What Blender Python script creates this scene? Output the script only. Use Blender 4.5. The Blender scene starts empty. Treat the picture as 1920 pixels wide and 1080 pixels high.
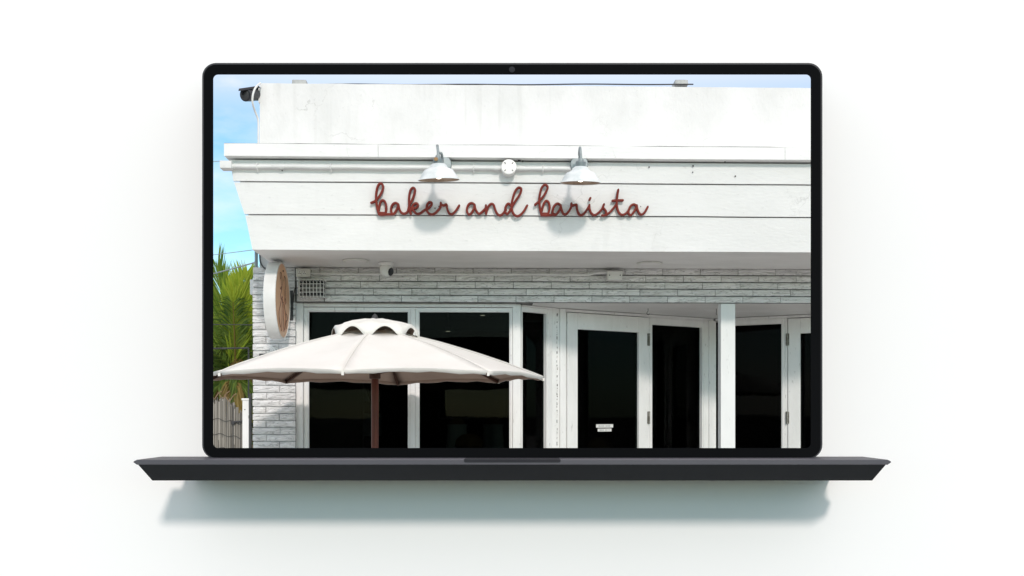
import bpy, math, random
from mathutils import Vector, Matrix, noise
random.seed(11)
R = math.radians
S = bpy.context.scene
COL = S.collection

# ------------------------------------------------------------------ camera, sky, sun, exposure
FPX, HZ, EYE, YAW = 1900.0, 773.0, 1.55, R(1.6)     # focal length and horizon in photo pixels
cam_d = bpy.data.cameras.new('camera')
cam_d.sensor_width = 36.0
cam_d.lens = 36.0 * FPX / 1920.0
cam_d.shift_y = (HZ - 540.0) / 1920.0
cam_d.clip_start, cam_d.clip_end = 0.05, 2000.0
cam = bpy.data.objects.new('camera', cam_d)
COL.objects.link(cam)
cam.location = (0, 0, EYE)
cam.rotation_euler = (R(90), 0, -YAW)
S.camera = cam

TO_SUN = Vector((0.15, -1.0, 0.48)).normalized()
SUN_EL = math.asin(TO_SUN.z)
SUN_ROT = math.atan2(TO_SUN.x, TO_SUN.y)
world = bpy.data.worlds.new('World')
S.world = world
world.use_nodes = True
wn, wl = world.node_tree.nodes, world.node_tree.links
wn.clear()
w_out = wn.new('ShaderNodeOutputWorld')
w_bg = wn.new('ShaderNodeBackground')
w_bg.inputs['Strength'].default_value = 0.15
sky = wn.new('ShaderNodeTexSky')
sky.sky_type = 'NISHITA'
sky.sun_disc = False
sky.sun_elevation = SUN_EL
sky.sun_rotation = SUN_ROT
sky.air_density, sky.dust_density, sky.ozone_density = 1.0, 0.6, 1.6
# thin drifting clouds mixed into the sky by direction
tc = wn.new('ShaderNodeTexCoord')
mp = wn.new('ShaderNodeMapping')
mp.inputs['Scale'].default_value = (1.0, 1.0, 2.6)
mp.inputs['Location'].default_value = (0.25, 0.1, 0.38)
cn = wn.new('ShaderNodeTexNoise')
cn.inputs['Scale'].default_value = 3.2
cn.inputs['Detail'].default_value = 7.0
cn.inputs['Roughness'].default_value = 0.55
cr = wn.new('ShaderNodeMapRange')
cr.inputs['From Min'].default_value, cr.inputs['From Max'].default_value = 0.50, 0.78
cr.inputs['To Min'].default_value, cr.inputs['To Max'].default_value = 0.04, 0.85
cmix = wn.new('ShaderNodeMix')
cmix.data_type = 'RGBA'
cmix.inputs['B'].default_value = (7.1, 6.35, 6.3, 1)
wl.new(tc.outputs['Generated'], mp.inputs['Vector'])
wl.new(mp.outputs['Vector'], cn.inputs['Vector'])
wl.new(cn.outputs['Fac'], cr.inputs['Value'])
# a white veil of high cloud thickens upwards, as at the top of the photograph
sep = wn.new('ShaderNodeSeparateXYZ')
veil = wn.new('ShaderNodeMapRange')
veil.interpolation_type = 'SMOOTHSTEP'
veil.inputs['From Min'].default_value, veil.inputs['From Max'].default_value = 0.235, 0.36
veil.inputs['To Min'].default_value, veil.inputs['To Max'].default_value = 0.0, 0.72
vmax = wn.new('ShaderNodeMath'); vmax.operation = 'MAXIMUM'
wl.new(tc.outputs['Generated'], sep.inputs['Vector'])
wl.new(sep.outputs['Z'], veil.inputs['Value'])
wl.new(veil.outputs['Result'], vmax.inputs[0])
wl.new(cr.outputs['Result'], vmax.inputs[1])
wl.new(vmax.outputs[0], cmix.inputs['Factor'])
wtint = wn.new('ShaderNodeMix')
wtint.data_type = 'RGBA'; wtint.blend_type = 'MULTIPLY'
wtint.inputs['Factor'].default_value = 1.0
wtint.inputs['B'].default_value = (0.57, 0.86, 0.91, 1)
wl.new(sky.outputs['Color'], wtint.inputs['A'])
wl.new(wtint.outputs['Result'], cmix.inputs['A'])
wl.new(cmix.outputs['Result'], w_bg.inputs['Color'])
wl.new(w_bg.outputs['Background'], w_out.inputs['Surface'])

sun_d = bpy.data.lights.new('sun', 'SUN')
sun_d.energy = 1.4
sun_d.angle = R(4.5)
sun_d.color = (1.0, 0.895, 0.825)
sun = bpy.data.objects.new('sun', sun_d)
COL.objects.link(sun)
sun.rotation_euler = (-TO_SUN).to_track_quat('-Z', 'Y').to_euler()
sun.location = TO_SUN * 30

S.view_settings.view_transform = 'Standard'
S.view_settings.look = 'None'
S.view_settings.exposure = 0.34
S.view_settings.gamma = 1.0
S.view_settings.use_curve_mapping = False
S.cycles.max_bounces = 8
S.cycles.transparent_max_bounces = 12

# ------------------------------------------------------------------ projection helpers (photo pixel -> place at a known distance)
SA, CA = math.sin(YAW), math.cos(YAW)
def ray(px, py):
    dx, dz = (px - 960.0) / FPX, (HZ - py) / FPX
    return Vector((SA + dx * CA, CA - dx * SA, dz))
def at(px, py, Y):
    d = ray(px, py)
    return Vector((0, 0, EYE)) + d * (Y / d.y)
def atx(px, Y): return at(px, HZ, Y).x
def atz(py, Y, px=960): return at(px, py, Y).z

# ------------------------------------------------------------------ materials
def mat_new(name):
    m = bpy.data.materials.new(name)
    m.use_nodes = True
    n, l = m.node_tree.nodes, m.node_tree.links
    b = n['Principled BSDF']
    return m, n, l, b
def ramp(n, stops):
    r = n.new('ShaderNodeValToRGB')
    e = r.color_ramp.elements
    while len(e) < len(stops): e.new(0.5)
    for k, (p, c) in enumerate(stops):
        e[k].position = p
        e[k].color = (c[0], c[1], c[2], 1)
    return r
def surf(name, c0, c1, rough=0.6, scale=6.0, detail=5, stretch=(1, 1, 1), bump=0.15, bscale=60.0, metal=0.0,
         cracks=0.0, speck=0.0, lo=0.35, hi=0.68, rvar=0.0, spec=0.4, bdist=0.01, streak=0.0):
    """painted / weathered surface: two tones mixed by noise, a fine relief, optional hairline cracks and specks"""
    m, n, l, b = mat_new(name)
    co = n.new('ShaderNodeTexCoord')
    ma = n.new('ShaderNodeMapping')
    ma.inputs['Scale'].default_value = stretch
    l.new(co.outputs['Object'], ma.inputs['Vector'])
    t = n.new('ShaderNodeTexNoise')
    t.inputs['Scale'].default_value = scale
    t.inputs['Detail'].default_value = detail
    t.inputs['Roughness'].default_value = 0.6
    l.new(ma.outputs['Vector'], t.inputs['Vector'])
    r = ramp(n, [(lo, c0), (hi, c1)])
    l.new(t.outputs['Fac'], r.inputs['Fac'])
    col = r.outputs['Color']
    if cracks > 0:
        v = n.new('ShaderNodeTexVoronoi'); v.feature = 'DISTANCE_TO_EDGE'
        v.inputs['Scale'].default_value = 3.0
        nd = n.new('ShaderNodeTexNoise'); nd.inputs['Scale'].default_value = 9.0; nd.inputs['Detail'].default_value = 6
        l.new(co.outputs['Object'], nd.inputs['Vector'])
        mx = n.new('ShaderNodeMix'); mx.data_type = 'RGBA'; mx.blend_type = 'LINEAR_LIGHT'
        mx.inputs['Factor'].default_value = 0.12
        l.new(co.outputs['Object'], mx.inputs['A']); l.new(nd.outputs['Color'], mx.inputs['B'])
        l.new(mx.outputs['Result'], v.inputs['Vector'])
        th = n.new('ShaderNodeMapRange')
        th.inputs['From Min'].default_value, th.inputs['From Max'].default_value = 0.0, 0.012
        th.inputs['To Min'].default_value, th.inputs['To Max'].default_value = 1.0, 0.0
        l.new(v.outputs['Distance'], th.inputs['Value'])
        mk = n.new('ShaderNodeTexNoise'); mk.inputs['Scale'].default_value = 1.7; mk.inputs['Detail'].default_value = 3
        l.new(co.outputs['Object'], mk.inputs['Vector'])
        mr = n.new('ShaderNodeMapRange')
        mr.inputs['From Min'].default_value, mr.inputs['From Max'].default_value = 0.55, 0.68
        l.new(mk.outputs['Fac'], mr.inputs['Value'])
        mu = n.new('ShaderNodeMath'); mu.operation = 'MULTIPLY'
        l.new(th.outputs['Result'], mu.inputs[0]); l.new(mr.outputs['Result'], mu.inputs[1])
        mu2 = n.new('ShaderNodeMath'); mu2.operation = 'MULTIPLY'; mu2.inputs[1].default_value = cracks
        l.new(mu.outputs[0], mu2.inputs[0])
        cm = n.new('ShaderNodeMix'); cm.data_type = 'RGBA'
        cm.inputs['B'].default_value = (0.30, 0.30, 0.28, 1)
        l.new(mu2.outputs[0], cm.inputs['Factor']); l.new(col, cm.inputs['A'])
        col = cm.outputs['Result']
    if speck > 0:
        s = n.new('ShaderNodeTexNoise'); s.inputs['Scale'].default_value = 45; s.inputs['Detail'].default_value = 2
        l.new(ma.outputs['Vector'], s.inputs['Vector'])
        sr = n.new('ShaderNodeMapRange')
        sr.inputs['From Min'].default_value, sr.inputs['From Max'].default_value = 0.68, 0.76
        sr.inputs['To Max'].default_value = speck
        l.new(s.outputs['Fac'], sr.inputs['Value'])
        sm = n.new('ShaderNodeMix'); sm.data_type = 'RGBA'
        sm.inputs['B'].default_value = (0.22, 0.22, 0.2, 1)
        l.new(sr.outputs['Result'], sm.inputs['Factor']); l.new(col, sm.inputs['A'])
        col = sm.outputs['Result']
    if streak > 0:                       # dirt washed down in thin vertical runs, in patches
        ms = n.new('ShaderNodeMapping'); ms.inputs['Scale'].default_value = (16, 16, 0.55)
        l.new(co.outputs['Object'], ms.inputs['Vector'])
        k1 = n.new('ShaderNodeTexNoise'); k1.inputs['Scale'].default_value = 1.0; k1.inputs['Detail'].default_value = 5
        l.new(ms.outputs['Vector'], k1.inputs['Vector'])
        k2 = n.new('ShaderNodeMapRange'); k2.inputs['From Min'].default_value, k2.inputs['From Max'].default_value = 0.54, 0.72
        l.new(k1.outputs['Fac'], k2.inputs['Value'])
        k3 = n.new('ShaderNodeTexNoise'); k3.inputs['Scale'].default_value = 0.9; k3.inputs['Detail'].default_value = 3
        l.new(co.outputs['Object'], k3.inputs['Vector'])
        k4 = n.new('ShaderNodeMapRange'); k4.inputs['From Min'].default_value, k4.inputs['From Max'].default_value = 0.46, 0.64
        k4.inputs['To Max'].default_value = streak
        l.new(k3.outputs['Fac'], k4.inputs['Value'])
        k5 = n.new('ShaderNodeMath'); k5.operation = 'MULTIPLY'
        l.new(k2.outputs['Result'], k5.inputs[0]); l.new(k4.outputs['Result'], k5.inputs[1])
        k6 = n.new('ShaderNodeMix'); k6.data_type = 'RGBA'; k6.inputs['B'].default_value = (0.42, 0.42, 0.39, 1)
        l.new(k5.outputs[0], k6.inputs['Factor']); l.new(col, k6.inputs['A'])
        col = k6.outputs['Result']
    l.new(col, b.inputs['Base Color'])
    b.inputs['Roughness'].default_value = rough
    b.inputs['Metallic'].default_value = metal
    b.inputs['Specular IOR Level'].default_value = spec
    if rvar > 0:
        rr = n.new('ShaderNodeMapRange')
        rr.inputs['To Min'].default_value, rr.inputs['To Max'].default_value = rough - rvar, rough + rvar
        l.new(t.outputs['Fac'], rr.inputs['Value']); l.new(rr.outputs['Result'], b.inputs['Roughness'])
    if bump > 0:
        bt = n.new('ShaderNodeTexNoise')
        bt.inputs['Scale'].default_value = bscale; bt.inputs['Detail'].default_value = 6
        l.new(ma.outputs['Vector'], bt.inputs['Vector'])
        bp = n.new('ShaderNodeBump')
        bp.inputs['Strength'].default_value = bump; bp.inputs['Distance'].default_value = bdist
        l.new(bt.outputs['Fac'], bp.inputs['Height']); l.new(bp.outputs['Normal'], b.inputs['Normal'])
    return m
M = {}
M['stucco'] = surf('stucco', (0.67, 0.675, 0.665), (0.79, 0.79, 0.785), 0.75, 2.2, 6, (1, 1, .7), 0.35, 38, cracks=0.75, speck=0.10, streak=0.3)
M['board'] = surf('board_paint', (0.79, 0.795, 0.785), (0.86, 0.862, 0.855), 0.55, 3.0, 6, (.5, 1, 1.4), 0.22, 45, cracks=0.45, speck=0.15, streak=0.12)
M['trim'] = surf('trim_paint', (0.78, 0.785, 0.77), (0.87, 0.87, 0.86), 0.5, 7.0, 6, (1, 1, .35), 0.12, 60, speck=0.3, streak=0.35)
M['soffit'] = surf('soffit_paint', (0.72, 0.715, 0.69), (0.82, 0.815, 0.795), 0.6, 3.2, 6, (.5, 1, 1), 0.15, 30, speck=0.1)
M['mortar'] = surf('mortar', (0.10, 0.10, 0.10), (0.26, 0.26, 0.25), 0.9, 14, 5, bump=0.5, bscale=90)
M['mortar_light'] = surf('mortar_painted', (0.34, 0.34, 0.34), (0.6, 0.6, 0.6), 0.9, 14, 5, bump=0.5, bscale=90)
M['caulk'] = surf('caulk_grime', (0.10, 0.10, 0.09), (0.75, 0.75, 0.72), 0.8, 26, 3, (2, 2, 1), 0.6, 50, lo=0.46, hi=0.54)
M['post'] = surf('post_paint', (0.74, 0.755, 0.75), (0.82, 0.83, 0.825), 0.35, 5, 5, (1, 1, .3), 0.08, 50, speck=0.3)
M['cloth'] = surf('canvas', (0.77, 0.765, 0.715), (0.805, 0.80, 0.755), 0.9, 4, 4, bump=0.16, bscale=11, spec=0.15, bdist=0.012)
M['cloth_shaded'] = surf('canvas_underside_shaded', (0.40, 0.305, 0.245), (0.46, 0.355, 0.285), 0.9, 4, 4, bump=0.12, bscale=420, spec=0.1, bdist=0.003)  # darker taupe puts the underside's shade into the canvas colour
M['wood'] = surf('stained_wood', (0.075, 0.016, 0.009), (0.155, 0.034, 0.017), 0.35, 14, 6, (3, 3, .25), 0.1, 40)
M['rib_wood'] = surf('rib_wood', (0.055, 0.025, 0.016), (0.09, 0.042, 0.026), 0.45, 14, 6, (3, 3, 3), 0.1, 40)
M['galv'] = surf('galvanised', (0.20, 0.24, 0.25), (0.38, 0.43, 0.44), 0.5, 12, 6, bump=0.06, bscale=30, metal=0.25, rvar=0.15)
M['shade'] = surf('shade_enamel', (0.50, 0.565, 0.575), (0.80, 0.835, 0.835), 0.42, 7.5, 6, bump=0.06, bscale=30, rvar=0.12, lo=0.3, hi=0.6)
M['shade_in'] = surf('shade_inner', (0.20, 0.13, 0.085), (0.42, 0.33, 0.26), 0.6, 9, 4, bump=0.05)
M['rust'] = surf('rust', (0.22, 0.11, 0.035), (0.42, 0.27, 0.13), 0.8, 20, 5, bump=0.3, bscale=80)
M['red'] = surf('red_letter', (0.165, 0.020, 0.014), (0.225, 0.033, 0.021), 0.5, 9, 6, bump=0.1, bscale=90, spec=0.35)
M['pipe'] = surf('pipe_paint', (0.68, 0.69, 0.68), (0.81, 0.815, 0.80), 0.45, 8, 5, (.4, 1, 1), 0.08, 40, speck=0.2)
M['plastic'] = surf('white_plastic', (0.70, 0.70, 0.68), (0.80, 0.80, 0.78), 0.35, 6, 3, bump=0.03)
M['dirty_plastic'] = surf('dirty_plastic', (0.62, 0.62, 0.58), (0.76, 0.76, 0.72), 0.5, 10, 5, bump=0.08)
M['black'] = surf('black_plastic', (0.012, 0.014, 0.018), (0.03, 0.034, 0.042), 0.35, 8, 4, bump=0.05)
M['dark'] = surf('dark_metal', (0.03, 0.032, 0.034), (0.06, 0.062, 0.064), 0.5, 12, 4, bump=0.1)
M['hinge'] = surf('hinge_metal', (0.14, 0.13, 0.11), (0.34, 0.33, 0.30), 0.4, 30, 4, bump=0.1, metal=0.6)
M['concrete'] = surf('concrete_block', (0.38, 0.40, 0.40), (0.52, 0.53, 0.52), 0.9, 14, 6, bump=0.5, bscale=60, speck=0.3)
M['ground'] = surf('pavement', (0.50, 0.495, 0.475), (0.62, 0.615, 0.595), 0.9, 0.8, 8, bump=0.3, bscale=30)
M['asphalt'] = surf('asphalt', (0.04, 0.04, 0.042), (0.065, 0.065, 0.066), 0.9, 3, 8, bump=0.4, bscale=80)
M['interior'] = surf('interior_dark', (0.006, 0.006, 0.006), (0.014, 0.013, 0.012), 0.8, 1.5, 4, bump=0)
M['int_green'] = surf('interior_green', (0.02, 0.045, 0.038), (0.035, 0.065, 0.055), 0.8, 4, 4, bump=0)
M['int_white'] = surf('interior_white', (0.7, 0.71, 0.71), (0.8, 0.8, 0.8), 0.7, 5, 4, bump=0)
M['bread'] = surf('bread_crust', (0.20, 0.10, 0.035), (0.38, 0.22, 0.09), 0.7, 14, 5, bump=0.3, bscale=50)
M['copper'] = surf('copper_face', (0.85, 0.45, 0.24), (0.92, 0.60, 0.40), 0.35, 4, 5, (1, 1, .4), 0.06, 30, metal=0.1)
M['ink'] = surf('ink_line', (0.10, 0.035, 0.028), (0.17, 0.07, 0.055), 0.6, 20, 3, bump=0)
M['panel_white'] = surf('display_panel_white', (0.94, 0.935, 0.94), (0.945, 0.94, 0.945), 0.9, 2, 2, bump=0, spec=0.1)
M['bezel'] = surf('bezel_glass', (0.0042, 0.0046, 0.0054), (0.0052, 0.0056, 0.0064), 0.6, 3, 2, bump=0, spec=0.02)
M['lid_metal'] = surf('lid_metal', (0.040, 0.040, 0.047), (0.046, 0.046, 0.053), 0.5, 5, 3, bump=0.03, bscale=300, spec=0.2)
M['deck_metal'] = surf('deck_metal', (0.088, 0.088, 0.102), (0.094, 0.094, 0.108), 0.5, 5, 3, bump=0.03, bscale=300, spec=0.2)
M['under_metal'] = surf('underside_metal', (0.085, 0.087, 0.094), (0.092, 0.094, 0.101), 0.8, 5, 3, bump=0.03, bscale=300, spec=0.0)
M['notch'] = surf('notch_metal', (0.030, 0.031, 0.036), (0.033, 0.034, 0.039), 0.6, 5, 3, bump=0, spec=0.05)
M['reed'] = surf('reed', (0.20, 0.165, 0.125), (0.42, 0.37, 0.30), 0.9, 30, 5, (1, 1, .06), 0.4, 60, lo=0.3, hi=0.7)
M['cage_grey'] = surf('cage_grey', (0.10, 0.10, 0.095), (0.2, 0.2, 0.19), 0.5, 10, 5, bump=0.08)
M['trunk'] = surf('palm_trunk', (0.16, 0.105, 0.06), (0.36, 0.25, 0.15), 0.9, 12, 5, (1, 1, 3), 0.6, 20)

def brick_mat():
    m, n, l, b = mat_new('painted_brick')
    co = n.new('ShaderNodeTexCoord'); oi = n.new('ShaderNodeObjectInfo')
    t = n.new('ShaderNodeTexNoise'); t.inputs['Scale'].default_value = 18; t.inputs['Detail'].default_value = 6
    ad = n.new('ShaderNodeVectorMath'); ad.operation = 'ADD'
    sc = n.new('ShaderNodeVectorMath'); sc.operation = 'SCALE'; sc.inputs['Scale'].default_value = 1.0
    cb = n.new('ShaderNodeCombineXYZ')
    mu = n.new('ShaderNodeMath'); mu.operation = 'MULTIPLY'; mu.inputs[1].default_value = 40
    l.new(oi.outputs['Random'], mu.inputs[0]); l.new(mu.outputs[0], cb.inputs['X']); l.new(mu.outputs[0], cb.inputs['Z'])
    l.new(co.outputs['Object'], ad.inputs[0]); l.new(cb.outputs['Vector'], ad.inputs[1])
    mp2 = n.new('ShaderNodeMapping'); mp2.inputs['Scale'].default_value = (0.35, 1, 1.6)
    l.new(ad.outputs['Vector'], mp2.inputs['Vector'])
    l.new(mp2.outputs['Vector'], t.inputs['Vector'])
    r = ramp(n, [(0.32, (0.70, 0.70, 0.69)), (0.60, (0.85, 0.85, 0.845))])
    l.new(t.outputs['Fac'], r.inputs['Fac'])
    v = n.new('ShaderNodeMapRange'); v.inputs['To Min'].default_value, v.inputs['To Max'].default_value = 0.90, 1.04
    l.new(oi.outputs['Random'], v.inputs['Value'])
    mm = n.new('ShaderNodeVectorMath'); mm.operation = 'SCALE'
    l.new(r.outputs['Color'], mm.inputs[0]); l.new(v.outputs['Result'], mm.inputs['Scale'])
    g1 = n.new('ShaderNodeTexNoise'); g1.inputs['Scale'].default_value = 22; g1.inputs['Detail'].default_value = 3; g1.inputs['Distortion'].default_value = 0.6
    mp4 = n.new('ShaderNodeMapping'); mp4.inputs['Scale'].default_value = (0.33, 1, 2.2)
    l.new(ad.outputs['Vector'], mp4.inputs['Vector']); l.new(mp4.outputs['Vector'], g1.inputs['Vector'])
    g2 = n.new('ShaderNodeMath'); g2.operation = 'SUBTRACT'; g2.inputs[1].default_value = 0.5
    g3 = n.new('ShaderNodeMath'); g3.operation = 'ABSOLUTE'
    g4 = n.new('ShaderNodeMapRange'); g4.inputs['From Min'].default_value, g4.inputs['From Max'].default_value = 0.006, 0.03
    g4.inputs['To Min'].default_value, g4.inputs['To Max'].default_value = 0.45, 0.0
    l.new(g1.outputs['Fac'], g2.inputs[0]); l.new(g2.outputs[0], g3.inputs[0]); l.new(g3.outputs[0], g4.inputs['Value'])
    gm = n.new('ShaderNodeMix'); gm.data_type = 'RGBA'; gm.inputs['B'].default_value = (0.16, 0.155, 0.15, 1)   # thin dark wavy lines over the brick face
    l.new(g4.outputs['Result'], gm.inputs['Factor']); l.new(mm.outputs['Vector'], gm.inputs['A'])
    l.new(gm.outputs['Result'], b.inputs['Base Color'])
    b.inputs['Roughness'].default_value = 0.65
    # split-face grain: long wavy ridges
    w = n.new('ShaderNodeTexNoise'); w.inputs['Scale'].default_value = 26; w.inputs['Detail'].default_value = 4
    w.inputs['Distortion'].default_value = 1.2
    mp3 = n.new('ShaderNodeMapping'); mp3.inputs['Scale'].default_value = (0.45, 1, 3.2)
    l.new(ad.outputs['Vector'], mp3.inputs['Vector']); l.new(mp3.outputs['Vector'], w.inputs['Vector'])
    bp = n.new('ShaderNodeBump'); bp.inputs['Strength'].default_value = 0.9; bp.inputs['Distance'].default_value = 0.012
    l.new(w.outputs['Fac'], bp.inputs['Height']); l.new(bp.outputs['Normal'], b.inputs['Normal'])
    return m
M['brick'] = brick_mat()
def glass_mat(name, tint, ior):
    m = bpy.data.materials.new(name); m.use_nodes = True
    n, l = m.node_tree.nodes, m.node_tree.links
    n.clear()
    o = n.new('ShaderNodeOutputMaterial'); mx = n.new('ShaderNodeMixShader'); tr = n.new('ShaderNodeBsdfTransparent')
    gl = n.new('ShaderNodeBsdfGlossy'); fr = n.new('ShaderNodeFresnel')
    tr.inputs['Color'].default_value = (*tint, 1); gl.inputs['Roughness'].default_value = 0.015
    fr.inputs['IOR'].default_value = ior
    wv = n.new('ShaderNodeTexNoise'); wv.inputs['Scale'].default_value = 1.3
    co = n.new('ShaderNodeTexCoord'); l.new(co.outputs['Object'], wv.inputs['Vector'])
    bp = n.new('ShaderNodeBump'); bp.inputs['Strength'].default_value = 0.05; bp.inputs['Distance'].default_value = 0.02
    l.new(wv.outputs['Fac'], bp.inputs['Height']); l.new(bp.outputs['Normal'], gl.inputs['Normal'])
    l.new(fr.outputs['Fac'], mx.inputs['Fac']); l.new(tr.outputs['BSDF'], mx.inputs[1]); l.new(gl.outputs['BSDF'], mx.inputs[2])
    l.new(mx.outputs['Shader'], o.inputs['Surface'])
    return m
M['glass'] = glass_mat('tinted_glass', (0.27, 0.30, 0.29), 1.13)
def leaf_mat(name, c0, c1, trans=0.35):
    m = bpy.data.materials.new(name); m.use_nodes = True
    n, l = m.node_tree.nodes, m.node_tree.links
    b = n['Principled BSDF']; o = n['Material Output']
    g = n.new('ShaderNodeNewGeometry')
    r = ramp(n, [(0.0, c0), (1.0, c1)])
    l.new(g.outputs['Random Per Island'], r.inputs['Fac'])
    l.new(r.outputs['Color'], b.inputs['Base Color'])
    b.inputs['Roughness'].default_value = 0.5
    b.inputs['Specular IOR Level'].default_value = 0.3
    t = n.new('ShaderNodeBsdfTranslucent'); l.new(r.outputs['Color'], t.inputs['Color'])
    mx = n.new('ShaderNodeMixShader'); mx.inputs['Fac'].default_value = trans
    l.new(b.outputs['BSDF'], mx.inputs[1]); l.new(t.outputs['BSDF'], mx.inputs[2]); l.new(mx.outputs['Shader'], o.inputs['Surface'])
    return m
M['reed'] = leaf_mat('reed', (0.09, 0.085, 0.075), (0.40, 0.375, 0.33), 0.05)
M['frond'] = leaf_mat('palm_frond', (0.09, 0.19, 0.02), (0.27, 0.37, 0.045))
M['frond_young'] = leaf_mat('young_frond', (0.22, 0.34, 0.025), (0.42, 0.50, 0.05))
M['frond_dark'] = leaf_mat('old_frond', (0.045, 0.10, 0.016), (0.16, 0.23, 0.035))
M['frond_dry'] = leaf_mat('dry_frond', (0.13, 0.085, 0.025), (0.30, 0.23, 0.06))
M['leaf'] = leaf_mat('broad_leaf', (0.035, 0.075, 0.015), (0.13, 0.17, 0.03))
M['leaf_olive'] = leaf_mat('olive_leaf', (0.09, 0.10, 0.02), (0.24, 0.22, 0.05))
def bulb_mat():
    m, n, l, b = mat_new('lit_bulb')
    b.inputs['Base Color'].default_value = (0.9, 0.85, 0.75, 1)
    b.inputs['Emission Color'].default_value = (1.0, 0.87, 0.68, 1)
    b.inputs['Emission Strength'].default_value = 2.2
    return m
M['bulb'] = bulb_mat()

# ------------------------------------------------------------------ mesh helpers
ORG = {}
def things_root(name, loc, label, cat, group=None, rotz=0.0):
    o = bpy.data.objects.new(name, None)
    o.empty_display_size = 0.1
    COL.objects.link(o)
    o.location = loc
    o.rotation_euler = (0, 0, rotz)
    o['label'] = label; o['category'] = cat
    if group: o['group'] = group
    ORG[o.name] = Vector(loc)
    return o
def tag(o, label, cat, group=None):
    o['label'] = label; o['category'] = cat
    if group: o['group'] = group
    return o
class MB:
    def __init__(s): s.v = []; s.f = []
    def add(s, vs, fs):
        k = len(s.v)
        s.v += [Vector(p) for p in vs]
        s.f += [tuple(k + i for i in f) for f in fs]
        return s
    def box(s, x0, x1, y0, y1, z0, z1):
        return s.add([(x0, y0, z0), (x1, y0, z0), (x1, y1, z0), (x0, y1, z0), (x0, y0, z1), (x1, y0, z1), (x1, y1, z1), (x0, y1, z1)],
                     [(0, 3, 2, 1), (4, 5, 6, 7), (0, 1, 5, 4), (1, 2, 6, 5), (2, 3, 7, 6), (3, 0, 4, 7)])
    def hexa(s, front, back):
        """front: 4 corners (bl, br, tr, tl) seen from the camera side; back the same order"""
        return s.add(list(front) + list(back), [(0, 1, 2, 3), (5, 4, 7, 6), (4, 0, 3, 7), (1, 5, 6, 2), (3, 2, 6, 7), (4, 5, 1, 0)])
    def tube(s, pts, r, n=8, cap=True):
        pts = [Vector(p) for p in pts]
        rs = r if isinstance(r, (list, tuple)) else [r] * len(pts)
        k = len(s.v)
        up = None
        for i, p in enumerate(pts):
            d = (pts[min(i + 1, len(pts) - 1)] - pts[max(i - 1, 0)]).normalized()
            if up is None:
                up = Vector((0, 0, 1)) if abs(d.z) < 0.9 else Vector((1, 0, 0))
            a = d.cross(up).normalized(); b_ = a.cross(d).normalized(); up = b_
            for j in range(n):
                t = 2 * math.pi * j / n
                s.v.append(p + (a * math.cos(t) + b_ * math.sin(t)) * rs[i])
        for i in range(len(pts) - 1):
            for j in range(n):
                q = k + i * n
                s.f.append((q + j, q + n + j, q + n + (j + 1) % n, q + (j + 1) % n))
        if cap:
            s.f.append(tuple(k + j for j in range(n)))
            s.f.append(tuple(k + (len(pts) - 1) * n + j for j in reversed(range(n))))
        return s
    def lathe(s, prof, org, n=24, mtx=None, close=False):
        """prof: list of (radius, height) turned round local z; mtx turns it before moving to org"""
        k = len(s.v)
        org = Vector(org)
        for (r, h) in prof:
            for j in range(n):
                t = 2 * math.pi * j / n
                p = Vector((r * math.cos(t), r * math.sin(t), h))
                if mtx: p = mtx @ p
                s.v.append(org + p)
        m = len(prof)
        for i in range(m - 1 if not close else m):
            for j in range(n):
                a, b_ = k + i * n, k + ((i + 1) % m) * n
                s.f.append((a + j, a + (j + 1) % n, b_ + (j + 1) % n, b_ + j))
        if not close:
            s.f.append(tuple(k + j for j in reversed(range(n))))
            s.f.append(tuple(k + (m - 1) * n + j for j in range(n)))
        return s
    def obj(s, name, mat, parent=None, org=None, smooth=False, bevel=0.0, local=False):
        o0 = Vector((0, 0, 0))
        if parent is not None and not local: o0 = ORG[parent.name]
        elif org is not None: o0 = Vector(org)
        me = bpy.data.meshes.new(name)
        me.from_pydata([v - o0 for v in s.v], [], s.f)
        me.update()
        if smooth:
            for p in me.polygons: p.use_smooth = True
            try: me.set_sharp_from_angle(angle=R(40))
            except Exception: pass
        o = bpy.data.objects.new(name, me)
        COL.objects.link(o)
        me.materials.append(M[mat])
        if parent is not None:
            o.parent = parent
            ORG[o.name] = o0
        else:
            o.location = o0
            ORG[o.name] = o0
        if bevel > 0:
            b = o.modifiers.new('edge', 'BEVEL'); b.width = bevel; b.segments = 2; b.limit_method = 'ANGLE'; b.angle_limit = R(40)
        return o
def rot_to(v):
    return Vector((0, 0, 1)).rotation_difference(Vector(v).normalized()).to_matrix()
def smooth_path(pts, per=6, closed=False):
    pts = [Vector(p) for p in pts]
    out = []
    n = len(pts)
    for i in range(n - 1):
        p0, p1, p2, p3 = pts[max(i - 1, 0)], pts[i], pts[i + 1], pts[min(i + 2, n - 1)]
        for k in range(per):
            t = k / per
            out.append(0.5 * ((2 * p1) + (p2 - p0) * t + (2 * p0 - 5 * p1 + 4 * p2 - p3) * t * t + (3 * p1 - p0 - 3 * p2 + p3) * t ** 3))
    out.append(pts[-1])
    return out

# ------------------------------------------------------------------ ground
g = MB(); g.add([(-300, -300, -.13), (300, -300, -.13), (300, 300, -.13), (-300, 300, -.13)], [(0, 1, 2, 3)])
go = g.obj('road', 'asphalt'); go['kind'] = 'structure'
g = MB(); g.add([(-60, 2.75, 0), (60, 2.75, 0), (60, 60, 0), (-60, 60, 0)], [(0, 1, 2, 3)])
go = g.obj('pavement', 'ground'); go['kind'] = 'structure'
g = MB(); g.box(-60, 60, 2.6, 2.748, -.128, .003)
go = g.obj('kerb', 'concrete', bevel=.015); go['kind'] = 'structure'

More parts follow.
